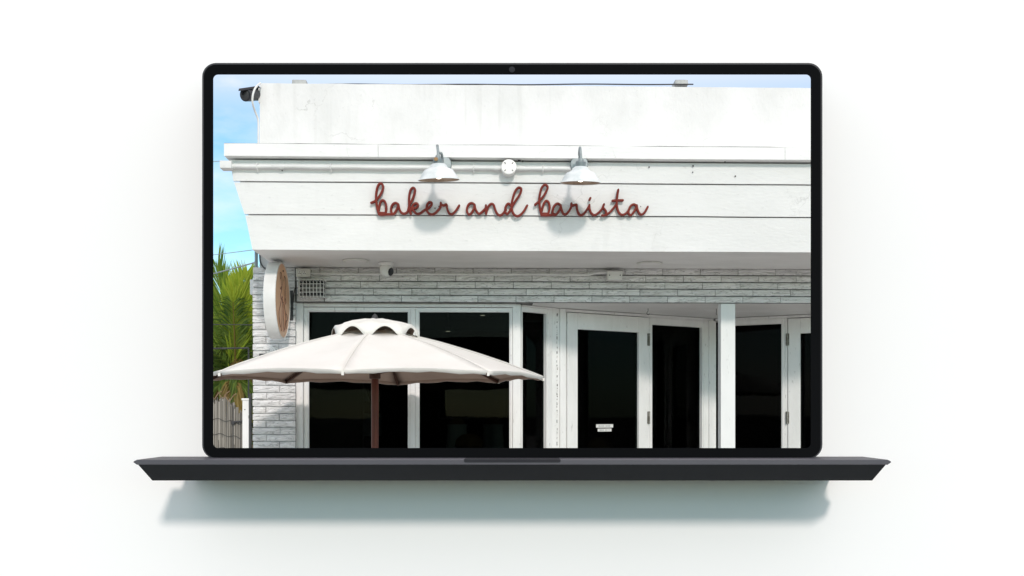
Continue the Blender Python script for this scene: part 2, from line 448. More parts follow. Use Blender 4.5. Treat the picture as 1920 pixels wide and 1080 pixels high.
# ------------------------------------------------------------------ the café building
YB = 7.55           # brick face
YW = 7.66           # window wall
ZC = EYE + 1555.0 / FPX        # underside of the brick header = ceiling of the entrance recess
ZS = atz(501, YB)              # underside of the canopy
XR = 5.6                       # right end of the building
XL = atx(474, YB)              # left face of the pier
cafe = things_root('cafe_building', (0, YB, 0), 'white painted cafe front with canopy fascia, split-face brick band and glazed entrance', 'building')

# parapet wall
xp = atx(487, 7.6)
zp = atz(160, 7.6, 960)
b = MB()
nseg = 60
tops = [zp + 0.004 * noise.noise(Vector((i * 0.9, 3.1, 0))) for i in range(nseg + 1)]
for i in range(nseg):
    xa, xb_ = xp + (XR - xp) * i / nseg, xp + (XR - xp) * (i + 1) / nseg
    za, zb_ = tops[i], tops[i + 1]
    k = len(b.v)
    b.v += [Vector(p) for p in [(xa, 7.6, ZS), (xb_, 7.6, ZS), (xb_, 7.6, zb_), (xa, 7.6, za), (xa, 7.85, za), (xb_, 7.85, zb_)]]
    b.f += [(k, k + 1, k + 2, k + 3), (k + 3, k + 2, k + 5, k + 4)]
b.add([(xp, 7.6, ZS), (xp, 7.6, tops[0]), (xp, 7.85, tops[0]), (xp, 7.85, ZS)], [(0, 1, 2, 3)])
b.obj('parapet', 'stucco', cafe)
# side wall and roof behind
b = MB(); b.box(xp + .002, xp + 0.2, 7.851, 14, 0, zp - .25); b.obj('side_wall', 'stucco', cafe)
b = MB(); b.box(xp + .201, XR, 7.851, 14, zp - 0.9, zp - 0.7); b.obj('roof', 'concrete', cafe)

# canopy: core, soffit, boards
def yf(z): return 6.60 + (3.19 - z) * 0.26
ZL = [3.19, 3.053, 2.849, ZS]
def xl_at(px, z): return atx(px, yf(z))
lefts = [(3.19, 431), (3.053, 438), (2.849, 459), (ZS, 474)]
core = MB()
zt, zb = 3.20, ZS + 0.004
core.hexa([(xl_at(474, ZS) + .02, yf(ZS) + .03, zb), (XR, yf(ZS) + .03, zb), (XR, yf(zt) + .03, zt), (xl_at(431, zt) + .02, yf(zt) + .03, zt)],
          [(xl_at(474, ZS) + .02, 7.599, zb), (XR, 7.599, zb), (XR, 7.599, zt), (xl_at(431, zt) + .02, 7.599, zt)])
core.obj('canopy_core', 'stucco', cafe)
so = MB(); so.box(xl_at(473, ZS), XR, yf(ZS) + 0.002, YB + .045, ZS - 0.006, ZS + 0.003); so.obj('soffit', 'soffit', cafe)
seams = {1: [], 2: [], 3: []}
def board_row(z1, z0, l1, l0, proud, cuts, name, th=0.022, wob=0.0):
    xs1 = [xl_at(l1, z1)] + [atx(c, yf(z1)) for c in cuts] + [XR]
    xs0 = [xl_at(l0, z0)] + [atx(c, yf(z1)) for c in cuts] + [XR]
    for i in range(len(xs1) - 1):
        gp = 0.0015
        a1, b1 = xs1[i] + (gp if i else 0), xs1[i + 1] - gp
        a0, b0 = xs0[i] + (gp if i else 0), xs0[i + 1] - gp
        mb = MB()
        n = 24
        for j in range(n):                       # slightly wavy old boards
            u0, u1 = j / n, (j + 1) / n
            def P(u, top, back):
                z = z1 if top else z0
                x = (a1 + (b1 - a1) * u) if top else (a0 + (b0 - a0) * u)
                y = yf(z) - (proud if not top else proud * 0.25)
                y += 0.0022 * noise.noise(Vector((x * 1.7, z * 5, 1.0)))
                zz = z + (0.0022 * noise.noise(Vector((x * 2.3, 7.7, z * 9))))
                return (x, y + (th if back else 0), zz)
            k = len(mb.v)
            mb.v += [Vector(P(u0, 0, 0)), Vector(P(u1, 0, 0)), Vector(P(u1, 1, 0)), Vector(P(u0, 1, 0)),
                     Vector(P(u0, 0, 1)), Vector(P(u1, 0, 1)), Vector(P(u1, 1, 1)), Vector(P(u0, 1, 1))]
            fs = [(0, 1, 2, 3), (3, 2, 6, 7), (4, 5, 1, 0)]
            if j == 0: fs.append((4, 0, 3, 7))
            if j == n - 1: fs.append((1, 5, 6, 2))
            mb.f += [tuple(k + q for q in f) for f in fs]
        mb.obj(name, 'board', cafe)
board_row(3.181, 3.053, 432, 438, 0.012, seams[1], 'fascia_board')
board_row(3.046, 2.849, 439, 459, 0.012, seams[2], 'fascia_board')
board_row(2.842, ZS - .008, 460, 474, 0.010, seams[3], 'fascia_board')
# cap board with a drip shadow under it
for i, (pa, pb) in enumerate([(420, 709), (709, 1472), (1472, None)]):
    y0 = 6.535
    xa = atx(pa, y0) + (0.001 if i else 0)
    xb_ = atx(pb, y0) - 0.001 if pb else XR
    mb = MB()
    n = 20
    for j in range(n):
        u0, u1 = xa + (xb_ - xa) * j / n, xa + (xb_ - xa) * (j + 1) / n
        def P(x, z, y):
            return Vector((x, y + .002 * noise.noise(Vector((x * 1.5, z, 0))), z + 0.0022 * noise.noise(Vector((x * 2.1, z * 3, 4)))))
        k = len(mb.v)
        mb.v += [P(u0, 3.192, y0), P(u1, 3.192, y0), P(u1, 3.272, y0), P(u0, 3.272, y0), P(u0, 3.192, 6.64), P(u1, 3.192, 6.64), P(u1, 3.272, 7.599), P(u0, 3.272, 7.599)]
        fs = [(0, 1, 2, 3), (3, 2, 6, 7), (4, 5, 1, 0)]
        if j == 0: fs.append((4, 0, 3, 7))
        if j == n - 1: fs.append((1, 5, 6, 2))
        mb.f += [tuple(k + q for q in f) for f in fs]
    mb.obj('cap_board', 'board', cafe)
# dark broken line drawn in for the shadow gap along the cap edge
mb = MB()
mb.tube([(atx(420, 6.54) + (XR - atx(420, 6.54)) * i / 60, 6.541, 3.2735 + .0022 * noise.noise(Vector((i * .7, 1, 2)))) for i in range(61)], [.0035 * max(.15, min(1, .6 + 1.5 * noise.noise(Vector((i * .31, 5, 2))))) for i in range(61)], 5)
mb.obj('cap_shadow_line', 'dark', cafe)
# old screw heads and a hole in the boards
for (px, py, r) in [(1216, 315, .005), (1298, 313, .006), (1298, 324, .004), (1378, 331, .005), (1357, 306, .004), (973, 302, .011), (980, 305, .005),
                    (530, 321, .004), (1203, 385, .003), (823, 385, .006), (815, 388, .004)]:
    Yg = 6.62
    p = at(px, py, Yg); p.y = yf(p.z) - 0.012
    MB().lathe([(r, 0), (r, 0.004)], p, 10, rot_to((0, -1, .2))).obj('screw', 'dark', cafe)

# split-face bricks
def brick_mesh(w, h, seed, d=0.05):
    rnd = random.Random(seed)
    nx, nz = max(4, int(w / 0.022)), 4
    v, f = [], []
    ox = rnd.random() * 50
    for k in range(nz + 1):
        for i in range(nx + 1):
            x, z = w * i / nx - w / 2, h * k / nz - h / 2
            e = min(i, nx - i, k, nz - k)
            yy = 0.004 if e == 0 else 0.0
            if e > 0:
                yy -= 0.009 * noise.noise(Vector((x * 13 + ox, z * 70, ox))) + 0.003 * noise.noise(Vector((x * 40, z * 150 + ox, 2)))
            v.append((x, yy, z + (0 if e else 0.0008 * rnd.uniform(-1, 1))))
    for k in range(nz):
        for i in range(nx):
            a = k * (nx + 1) + i
            f.append((a, a + 1, a + nx + 2, a + nx + 1))
    rim = [i for i in range(nx + 1)] + [k * (nx + 1) + nx for k in range(1, nz + 1)] + [nz * (nx + 1) + i for i in range(nx - 1, -1, -1)] + [k * (nx + 1) for k in range(nz - 1, 0, -1)]
    base = len(v)
    for i in rim: v.append((v[i][0], d, v[i][2]))
    m = len(rim)
    for q in range(m):
        f.append((rim[q], base + q, base + (q + 1) % m, rim[(q + 1) % m]))
    me = bpy.data.meshes.new('brick'); me.from_pydata(v, [], f); me.update()
    me.materials.append(M['brick'])
    return me
BMESH = {}
def brick(parent, xa, xb_, zc, h, seed):
    w = round((xb_ - xa) / 0.01) * 0.01
    if w < 0.02: return
    key = (w, seed % 7)
    if key not in BMESH: BMESH[key] = brick_mesh(w, h, hash(key) % 999)
    o = bpy.data.objects.new('brick', BMESH[key]); COL.objects.link(o)
    o.parent = parent
    o.location = Vector(((xa + xb_) / 2, YB + random.uniform(-.0015, .0015), zc)) - ORG[parent.name]
    o.rotation_euler = (0, random.uniform(-.004, .004), 0)
pitch = (ZS - ZC) / 5.08
LEN = 0.284
xh0 = atx(555, YB)
hd = MB(); hd.box(xh0, XR, YB + 0.012, YW + 0.1, ZC, ZS - 0.007); header = hd.obj('brick_header', 'mortar', cafe)
ORG[header.name] = ORG[cafe.name]
offs = [atx(1101, YB), atx(1069, YB), atx(1105, YB), atx(1058, YB), atx(1110, YB)]   # joint positions, top course first
for c in range(5):
    zc = ZS - pitch * (c + 0.54) - .002
    x = offs[c] - LEN * 12
    while x < XR:
        a, e = max(x, xh0), min(x + LEN, XR)
        brick(header, a + .003, e - .003, zc, pitch - 0.0088, random.randrange(1000))
        x += LEN
# pier of the same bricks, down to the ground
xp1 = atx(553, YB)
pr = MB(); pr.box(XL + .004, xp1 - .004, YB + 0.012, 8.2, 0, ZS - 0.007); pier = pr.obj('brick_pier', 'mortar_light', cafe)
ORG[pier.name] = ORG[cafe.name]
ncs = int(ZS / pitch)
for c in range(ncs):
    zc = ZS - pitch * (c + 0.54) - .002
    wd = xp1 - XL
    fr = 0.63 if c % 2 else 0.31
    fr += random.uniform(-.015, .015)
    brick(pier, XL, XL + wd * fr - .004, zc, pitch - 0.0088, random.randrange(1000))
    brick(pier, XL + wd * fr + .004, xp1, zc, pitch - 0.0088, random.randrange(1000))

# ------------------------------------------------------------------ window wall and recessed entrance
class Seg:
    """a straight stretch of shop front seen in plan, from a to b"""
    def __init__(s, a, b):
        s.a, s.b = Vector((a[0], a[1])), Vector((b[0], b[1]))
        s.L = (s.b - s.a).length
        s.d = (s.b - s.a) / s.L
        s.n = Vector((-s.d.y, s.d.x))            # away from the camera
    def u(s, px):
        r = ray(px, HZ); q = Vector((r.x, r.y))
        den = q.x * s.d.y - q.y * s.d.x
        return (s.a.y * q.x - s.a.x * q.y) / -den
    def z(s, px, py):
        p = s.a + s.d * s.u(px)
        return at(px, py, p.y).z
    def P(s, u, dd, z):
        p = s.a + s.d * u + s.n * dd
        return (p.x, p.y, z)
    def box(s, mb, u0, u1, z0, z1, d0, d1):
        return mb.hexa([s.P(u0, d0, z0), s.P(u1, d0, z0), s.P(u1, d0, z1), s.P(u0, d0, z1)],
                       [s.P(u0, d1, z0), s.P(u1, d1, z0), s.P(u1, d1, z1), s.P(u0, d1, z1)])
A = Seg((atx(553, YW), YW), (atx(968, YW), YW))
pB0, pB1 = (atx(970, YW), YW), (atx(1040, 7.93), 7.93)
B = Seg(pB0, pB1)
pD0, pD1 = (atx(1060, 7.97), 7.97), (atx(1335, 8.77), 8.77)
D = Seg(pD0, pD1)
xm = (atx(1335, 8.77) + atx(1343, 8.77)) / 2
mir = lambda p: (2 * xm - p[0], p[1])
E = Seg(mir(pD1), mir(pD0))
F = Seg(mir(pB1), mir(pB0))
G_ = Seg((mir(pB0)[0], YW), (XR, YW))
ZSILL = 0.42

def window(seg, u0, u1, ztop, fr=(0.03, 0.03), zbot=ZSILL, frame_d=(-0.012, 0.055), glass_d=0.028, zfr=None):
    """frame (outer u0..u1) with a stop bead and a pane"""
    fl, frr = fr
    zf = zfr if zfr is not None else ztop + 0.03
    mb = MB()
    seg.box(mb, u0, u0 + fl, zbot, zf, *frame_d)
    seg.box(mb, u1 - frr, u1, zbot, zf, *frame_d)
    seg.box(mb, u0 + fl, u1 - frr, ztop, zf, frame_d[0] + .002, frame_d[1])
    seg.box(mb, u0 + fl, u1 - frr, zbot, zbot + 0.05, frame_d[0] + .002, frame_d[1])
    w = mb.obj('window', 'trim', cafe, bevel=0.002)
    ORG[w.name] = ORG[cafe.name]
    # stop bead
    mb = MB()
    t = 0.008
    seg.box(mb, u0 + fl, u0 + fl + t, zbot + .05, ztop, frame_d[0] + .008, glass_d)
    seg.box(mb, u1 - frr - t, u1 - frr, zbot + .05, ztop, frame_d[0] + .008, glass_d)
    seg.box(mb, u0 + fl + t, u1 - frr - t, ztop - t, ztop, frame_d[0] + .008, glass_d)
    mb.obj('bead', 'trim', w)
    mb = MB()
    seg.box(mb, u0 + fl - .004, u1 - frr + .004, zbot + .046, ztop + .004, glass_d + .001, glass_d + .006)
    mb.obj('pane', 'glass', w)
    return w
# A: two shop windows, side board, head board, mullions
zA = A.z(770, 583)
mb = MB(); A.box(mb, A.u(554), A.u(570), 0, ZC - .001, -0.05, 0.08); mb.obj('jamb_board', 'trim', cafe, bevel=.003)
mb = MB(); A.box(mb, A.u(570) + .001, A.L, A.z(770, 576), ZC - .001, -0.035, 0.08); mb.obj('head_board', 'trim', cafe, bevel=.003)
window(A, A.u(570.5), A.u(770) - .001, zA, (0.026, 0.012), zfr=A.z(770, 577))
window(A, A.u(779), A.u(961), zA, (0.022, 0.016), zfr=A.z(770, 577))
mb = MB(); A.box(mb, A.u(770), A.u(779) - .001, ZSILL, A.z(770, 577), -0.024, 0.06); mb.obj('mullion', 'trim', cafe, bevel=.003)
mb = MB(); A.box(mb, A.u(961) + .001, A.u(976), 0, ZC - .002, -0.026, 0.06); mb.obj('mullion', 'trim', cafe, bevel=.003)
mb = MB(); A.box(mb, A.u(570) + .001, A.u(961), 0, ZSILL - .001, -0.015, 0.06); mb.obj('stall_riser', 'trim', cafe, bevel=.003)
# B: narrow window turning into the recess
mb = MB(); B.box(mb, 0.035, B.L, B.z(1000, 577), ZC - .003, -0.022, 0.05); mb.obj('head_board', 'trim', cafe, bevel=.003)
window(B, 0.036, B.u(1033), B.z(1000, 584), (0.008, 0.045), zfr=B.z(1000, 577) - .001)
mb = MB(); B.box(mb, 0.036, B.u(1033), 0, ZSILL - .001, -0.012, 0.05); mb.obj('stall_riser', 'trim', cafe, bevel=.003)
# corner post with a grimy caulk joint
c0, c1 = B.P(B.L, 0, 0), D.P(0, 0, 0)
C_ = Seg((c0[0] - .03, c0[1] - .012), (c1[0], c1[1] - .012))
mb = MB(); C_.box(mb, 0, 0.045, 0, ZC - .004, -0.01, 0.08); C_.box(mb, 0.075, C_.L, 0, ZC - .004, -0.008, 0.08); C_.box(mb, 0.045, 0.075, 0, ZC - .004, 0.004, 0.08)
cp = mb.obj('corner_post', 'trim', cafe, bevel=.003); ORG[cp.name] = ORG[cafe.name]
mb = MB()
rc = random.Random(4)
z = 0.05
while z < ZC - .05:
    h = rc.uniform(0.008, 0.03)
    uu = 0.049 + rc.uniform(-.003, .003)
    C_.box(mb, uu, uu + rc.uniform(.004, .008), z, z + h, -0.0, 0.004)
    z += h + rc.uniform(0.004, 0.022)
mb.obj('caulk_joint', 'caulk', cp)
# doors
def door(seg, ua, ub, flip, ztop, zgl):
    """leaf with stiles, rails, a pane and hinges; flip puts the hinges on the left"""
    mb = MB()
    st0, st1 = (0.10, 0.098)
    seg.box(mb, ua, ua + st0, 0.015, ztop, -0.018, 0.03)
    seg.box(mb, ub - st1, ub, 0.015, ztop, -0.018, 0.03)
    seg.box(mb, ua + st0 + .001, ub - st1 - .001, zgl, ztop, -0.0175, 0.03)
    seg.box(mb, ua + st0 + .001, ub - st1 - .001, 0.015, 0.30, -0.0175, 0.03)
    d = mb.obj('door', 'trim', cafe, bevel=.0025)
    ORG[d.name] = ORG[cafe.name]
    mb = MB(); seg.box(mb, ua + st0 - .003, ub - st1 + .003, 0.295, zgl + .004, 0.004, 0.010); mb.obj('pane', 'glass', d)
    uh = ua - .004 if flip else ub + .004
    for py in (637, 783):
        zc = seg.z(1214 if not flip else 1475, py)
        mb = MB()
        for q in range(5):
            mb.lathe([(.007, 0), (.007, .0195)], seg.P(uh, -0.026, zc - 0.052 + q * 0.021), 10)
        seg.box(mb, uh - .014, uh + .014, zc - .05, zc + .05, -0.0225, -0.0185)
        mb.obj('hinge', 'hinge', d)
    uk = ub - .05 if flip else ua + .05
    mb = MB(); mb.tube([seg.P(uk, -0.02, .92), seg.P(uk, -0.07, .94), seg.P(uk, -0.07, 1.22), seg.P(uk, -0.02, 1.24)], .009, 8); mb.obj('handle', 'galv', d, smooth=True)
    return d
zdt = D.z(1100, 588.5); zdg = D.z(1100, 618.5)
mb = MB(); D.box(mb, 0, D.L + .01, zdt + .006, ZC - .005, -0.012, 0.06); mb.obj('door_head', 'trim', cafe, bevel=.002)
mb = MB(); D.box(mb, 0, D.u(1061), 0, zdt + .005, -0.005, 0.05); mb.obj('door_jamb', 'trim', cafe, bevel=.002)
door(D, D.u(1061.5), D.u(1212.5), False, zdt, zdg)
mb = MB(); D.box(mb, D.u(1213.5), D.u(1217), 0, zdt + .005, -0.008, 0.06); mb.obj('door_jamb', 'trim', cafe, bevel=.002)
window(D, D.u(1217) + .001, D.u(1326), D.z(1270, 609.5), (0.022, 0.055), zbot=0.1, zfr=zdt + .005)
mb = MB(); D.box(mb, D.u(1326) + .001, D.L + .02, 0, zdt + .005, -0.03, 0.05); mb.obj('corner_board', 'trim', cafe, bevel=.003)
mb = MB(); E.box(mb, -.005, E.L, zdt + .006, ZC - .0055, -0.0125, 0.06); mb.obj('door_head', 'trim', cafe, bevel=.002)
window(E, 0.02, E.u(1472), E.z(1420, 607), (0.05, 0.022), zbot=0.1, zfr=zdt + .005)
mb = MB(); E.box(mb, E.u(1472) + .001, E.u(1477), 0, zdt + .005, -0.008, 0.06); mb.obj('door_jamb', 'trim', cafe, bevel=.002)
ue = E.u(1478.5)
door(E, ue, ue + (D.u(1212.5) - D.u(1061.5)), True, zdt, zdg)
mb = MB(); E.box(mb, ue + (D.u(1212.5) - D.u(1061.5)) + .004, E.L, 0, zdt + .005, -0.006, 0.06); mb.obj('door_jamb', 'trim', cafe, bevel=.002)
# right-hand return and windows, mostly past the edge of the picture
e1 = E.P(E.L, 0, 0); f0 = F.P(0, 0, 0)
mb = MB(); Seg((e1[0] - .01, e1[1] - .01), (f0[0] + .03, f0[1] - .01)).box(mb, 0, Vector((f0[0] + .04 - e1[0], f0[1] - e1[1])).length, 0, ZC - .004, -0.008, 0.08); mb.obj('corner_post', 'trim', cafe, bevel=.003)
mb = MB(); F.box(mb, 0, F.L - .035, B.z(1000, 577), ZC - .003, -0.022, 0.05); mb.obj('head_board', 'trim', cafe, bevel=.003)
window(F, 0.02, F.L - .036, B.z(1000, 584), (0.045, 0.008), zfr=B.z(1000, 577) - .001)
mb = MB(); F.box(mb, 0.02, F.L - .036, 0, ZSILL - .001, -0.012, 0.05); mb.obj('stall_riser', 'trim', cafe, bevel=.003)
mb = MB(); G_.box(mb, -.03, .04, 0, ZC - .002, -0.026, 0.06); mb.obj('mullion', 'trim', cafe, bevel=.003)
mb = MB(); G_.box(mb, .041, G_.L, A.z(770, 576), ZC - .001, -0.035, 0.08); mb.obj('head_board', 'trim', cafe, bevel=.003)
window(G_, .041, G_.L - .02, zA, (0.022, 0.02), zfr=A.z(770, 577))
mb = MB(); G_.box(mb, .041, G_.L, 0, ZSILL - .001, -0.015, 0.06); mb.obj('stall_riser', 'trim', cafe, bevel=.003)
# ceiling of the recess, running in under the brick band
mb = MB(); mb.box(atx(1000, YB), mir((atx(1000, YB), 0))[0], YB + .03, 9.2, ZC - .001, ZC + .02)
mb.v = [Vector((v.x, v.y, v.z)) for v in mb.v]
mb.obj('recess_ceiling', 'soffit', cafe)
# white post on the front line
mb = MB(); mb.box(atx(1352, YB), atx(1379.5, YB), YB + .012, YB + .105, 0, ZC - .002); mb.obj('post', 'post', cafe, bevel=.004)
mb = MB(); mb.box(atx(1347.5, YB + .06), atx(1351.5, YB + .06), YB + .06, YB + .075, 0, ZC - .002); mb.obj('post_flange', 'trim', cafe)
# dark room behind the glass
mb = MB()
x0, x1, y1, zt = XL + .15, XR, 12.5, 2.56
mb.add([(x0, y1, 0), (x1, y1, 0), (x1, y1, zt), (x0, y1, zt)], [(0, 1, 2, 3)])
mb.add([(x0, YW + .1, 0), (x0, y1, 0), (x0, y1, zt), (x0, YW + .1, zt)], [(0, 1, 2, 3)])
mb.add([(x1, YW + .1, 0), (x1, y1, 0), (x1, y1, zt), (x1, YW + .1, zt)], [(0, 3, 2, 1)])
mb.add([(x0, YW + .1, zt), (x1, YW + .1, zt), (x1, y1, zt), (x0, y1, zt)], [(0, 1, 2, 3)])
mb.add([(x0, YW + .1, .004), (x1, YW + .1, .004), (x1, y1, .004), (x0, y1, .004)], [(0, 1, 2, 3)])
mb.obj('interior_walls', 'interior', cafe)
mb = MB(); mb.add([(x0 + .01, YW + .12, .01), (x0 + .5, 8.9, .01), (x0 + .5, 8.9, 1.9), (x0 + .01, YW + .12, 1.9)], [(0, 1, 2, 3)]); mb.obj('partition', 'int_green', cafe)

# ------------------------------------------------------------------ things on the roof
for px, w, lab in ((562, 27, 'left'), (1277, 25, 'right')):
    Yb = 7.64
    p = at(px, 160, Yb)
    hw = w / 2 * Yb / FPX
    mb = MB(); mb.hexa([(p.x - hw, Yb - .03, p.z - .004), (p.x + hw, Yb - .03, p.z - .004), (p.x + hw * .94, Yb - .025, p.z + .036), (p.x - hw * .97, Yb - .025, p.z + .036)],
                       [(p.x - hw, Yb + .12, p.z - .004), (p.x + hw, Yb + .12, p.z - .004), (p.x + hw * .94, Yb + .115, p.z + .036), (p.x - hw * .97, Yb + .115, p.z + .036)])
    o = mb.obj('concrete_block', 'concrete', None, (p.x, Yb, p.z - .004), bevel=.004)
    tag(o, 'grey concrete block on the parapet top near the roof camera' if lab == 'left' else 'grey concrete block on the parapet top above the right lamp and doors', 'block', 'blocks weighing down the roof cable')
pts = []
for i in range(41):
    u = i / 40
    px = 488 + (1300 - 488) * u
    sag = 3.5 * math.sin(math.pi * u) ** 2
    py = 158.5 - (2.0 * math.sin(u * math.pi)) + sag * 0.6 + 0.5 * math.sin(u * 23)
    pts.append(at(px, py, 7.61))
tag(MB().tube(pts, .005, 6).obj('roof_cable', 'dark', None, pts[0], smooth=True), 'thin black cable lying along the top edge of the parapet', 'cable')

# bullet camera at the parapet corner
bc = things_root('bullet_camera', at(485, 182, 7.62), 'black bullet security camera with visor at the top left parapet corner', 'camera')
ax0, ax1 = at(487, 178, 7.66), at(459, 178, 7.50)
dv = (ax1 - ax0)
mt = rot_to(dv)
L = dv.length
MB().lathe([(.034, -.02), (.042, .0), (.044, L * .55), (.047, L * .6), (.047, L * .98), (.04, L)], ax0, 20, mt).obj('body', 'black', bc, smooth=True)
MB().lathe([(.036, L), (.030, L + .004)], ax0, 20, mt).obj('lens', 'dark', bc, smooth=True)
v0, v1 = at(486, 164, 7.62), at(450, 169, 7.44)
mb = MB()
for s_ in (0,):
    side = Vector((0.02, -0.05, 0)).normalized() * .05
    pr_ = [(-1.0, -.022), (-.75, -.004), (-.3, .004), (.3, .004), (.75, -.004), (1.0, -.022)]
    rows = []
    for (c, e) in ((v0, 1.0), (v1, .9)):
        rows.append([c + Vector((.0, s * .052 * e, h)) for s, h in pr_])
    k = 0
    vs = rows[0] + rows[1] + [p + Vector((0, 0, .004)) for p in rows[0] + rows[1]]
    fs = []
    for i in range(5): fs += [(i, i + 1, 7 + i, 6 + i), (12 + i, 18 + i, 19 + i, 13 + i)]
    fs += [(0, 6, 18, 12), (5, 17, 23, 11), (6, 7, 19, 18), (7, 8, 20, 19), (8, 9, 21, 20), (9, 10, 22, 21), (10, 11, 23, 22)]
    mb.add(vs, fs)
mb.obj('visor', 'black', bc)
MB().box(atx(484.5, 7.6), atx(487, 7.6) - .001, 7.6, 7.72, at(486, 192, 7.6).z, at(486, 165, 7.6).z).obj('wall_plate', 'plastic', bc)
cp_ = smooth_path([at(488, 156, 7.56), at(480, 163, 7.47), at(474.5, 176, 7.44), at(473.5, 192, 7.46), at(478, 208, 7.54), at(484, 225, 7.59), at(484.5, 250, 7.592), at(484.5, 272, 7.592)])
MB().tube(cp_, .0075, 8).obj('cable_sleeve', 'pipe', bc, smooth=True)

# ------------------------------------------------------------------ conduit along the fascia
YC = 6.575
con = things_root('fascia_conduit', at(700, 312, YC), 'white painted conduit pipe running along the fascia under the cap board', 'pipe')
zcon = lambda px: at(px, 311.5 + (px - 440) * 0.0075, YC).z
xs = [436 + i * 20 for i in range(33)]
MB().tube([(atx(px, YC), YC, zcon(px) + .0012 * math.sin(px * .05)) for px in xs if px <= 1076], .0125, 10).obj('pipe_run', 'pipe', con, smooth=True)
mb = MB(); mb.box(atx(414, YC), atx(436, YC), YC - .03, YC + .06, at(425, 317, YC).z, at(425, 303, YC).z); mb.obj('end_box', 'pipe', con, bevel=.003)
for px, w in ((527, 4.5), (438, 2.5), (931, 5), (977, 5), (1070, 3)):
    MB().tube([(atx(px - w, YC), YC, zcon(px)), (atx(px + w, YC), YC, zcon(px))], .0155, 12).obj('coupling', 'pipe', con, smooth=True)
for px in (482, 620, 888, 1018):
    mb = MB()
    pts = [Vector((atx(px, YC), YC + .028, zcon(px) + .026)), Vector((atx(px, YC), YC - .004, zcon(px) + .016)), Vector((atx(px, YC), YC - .015, zcon(px) + .002)),
           Vector((atx(px, YC), YC - .010, zcon(px) - .012)), Vector((atx(px, YC), YC + .01, zcon(px) - .022)), Vector((atx(px, YC), YC + .03, zcon(px) - .028))]
    mb.tube(pts, .0045, 6)
    mb.lathe([(.005, 0), (.005, .006)], Vector((atx(px, YC), yf(zcon(px)) - .012, zcon(px) - .026)), 8, rot_to((0, -1, 0)))
    mb.obj('strap', 'pipe', con)
jb = things_root('round_junction_box', at(954, 313, 6.56), 'round white junction box between the two fascia lamps', 'junction box')
pj = at(954, 313, 6.535)
mt = rot_to((0, -1, .05))
MB().lathe([(.048, -.055), (.049, -.008), (.050, -.006), (.050, .002), (.046, .006), (.006, .008)], pj, 28, mt).obj('cover', 'plastic', jb, smooth=True)
for a in (45, 135, 225, 315):
    q = pj + Vector((math.cos(R(a)) * .034, -.008, math.sin(R(a)) * .034))
    dx_ = Vector((math.cos(R(a)), 0, math.sin(R(a)))) * .006
    MB().tube([q - dx_, q + dx_], .0025, 6).obj('slot', 'dark', jb)

# ------------------------------------------------------------------ the two gooseneck lamps
def lamp(px_c, py_rim, plate_px, plate_py, tilt, label, rusty):
    YL = 6.33
    rim = at(px_c, py_rim, YL)
    pl = at(plate_px, plate_py, 6.548)
    t = things_root('gooseneck_lamp', rim, label, 'lamp', 'gooseneck lamps over the shop sign')
    MB().lathe([(.056, -.06), (.058, .0), (.054, .010), (.018, .014)], pl, 28, rot_to((0, -1, 0))).obj('wall_plate', 'galv', t, smooth=True)
    mt = Matrix.Rotation(R(tilt), 3, 'Y') @ Matrix.Rotation(R(7.0), 3, 'X')
    up = mt @ Vector((0, 0, 1))
    neck = rim + up * .128
    top = at(px_c - 3 + (2 if not rusty else 0), 273 if rusty else 277, 6.36)
    path = smooth_path([pl + Vector((0, -.01, .012)), pl + Vector((-.004, -.09, .045)), Vector((top.x + .004, 6.45, top.z - .022)), top + Vector((0, 0, 0)),
                        Vector((neck.x - .0, neck.y + .006, neck.z + .045)), neck], 8)
    MB().tube(path, .0085, 10).obj('arm', 'galv', t, smooth=True)
    MB().lathe([(.016, .095), (.030, .096), (.031, .128), (.020, .131), (.014, .150), (.010, .152)], rim, 20, mt).obj('socket', 'galv', t, smooth=True)
    if rusty:
        MB().lathe([(.009, 0), (.013, .006), (.006, .012)], rim + up * .118 + Vector((-.012, -.03, 0)), 10, rot_to((0, -1, .2))).obj('rust_patch', 'rust', t, smooth=True)
    prof = [(.130, -.002), (.128, .0035), (.121, .010), (.100, .046), (.088, .062), (.062, .072), (.057, .076), (.052, .088), (.038, .099), (.016, .104)]
    inn = [(.013, .101), (.036, .095), (.049, .085), (.054, .073), (.084, .059), (.097, .043), (.126, .001)]
    sh = MB().lathe(prof, rim, 40, mt).obj('lamp_shade', 'shade', t, smooth=True)
    ORG[sh.name] = ORG[t.name]
    s2 = MB()
    s2.lathe(inn, rim, 40, mt); s2.f = s2.f[:-2]
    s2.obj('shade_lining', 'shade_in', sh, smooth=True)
    # open the bottom of the outer shell
    me = sh.data
    import bmesh
    bm = bmesh.new(); bm.from_mesh(me)
    big = [f for f in bm.faces if len(f.verts) > 10]
    bmesh.ops.delete(bm, geom=big, context='FACES_ONLY')
    bm.to_mesh(me); bm.free()
    MB().lathe([(.004, .006), (.014, .009), (.021, .020), (.022, .032), (.013, .058), (.012, .09)], rim, 18, mt).obj('bulb', 'bulb', t, smooth=True)
    return t
lamp(823, 337.5, 830, 308, -2.2, 'left gooseneck lamp with rusty socket, above the first sign word', True)
lamp(1088.5, 343, 1086, 308, 0.4, 'right gooseneck lamp without rust, above the last sign word', False)

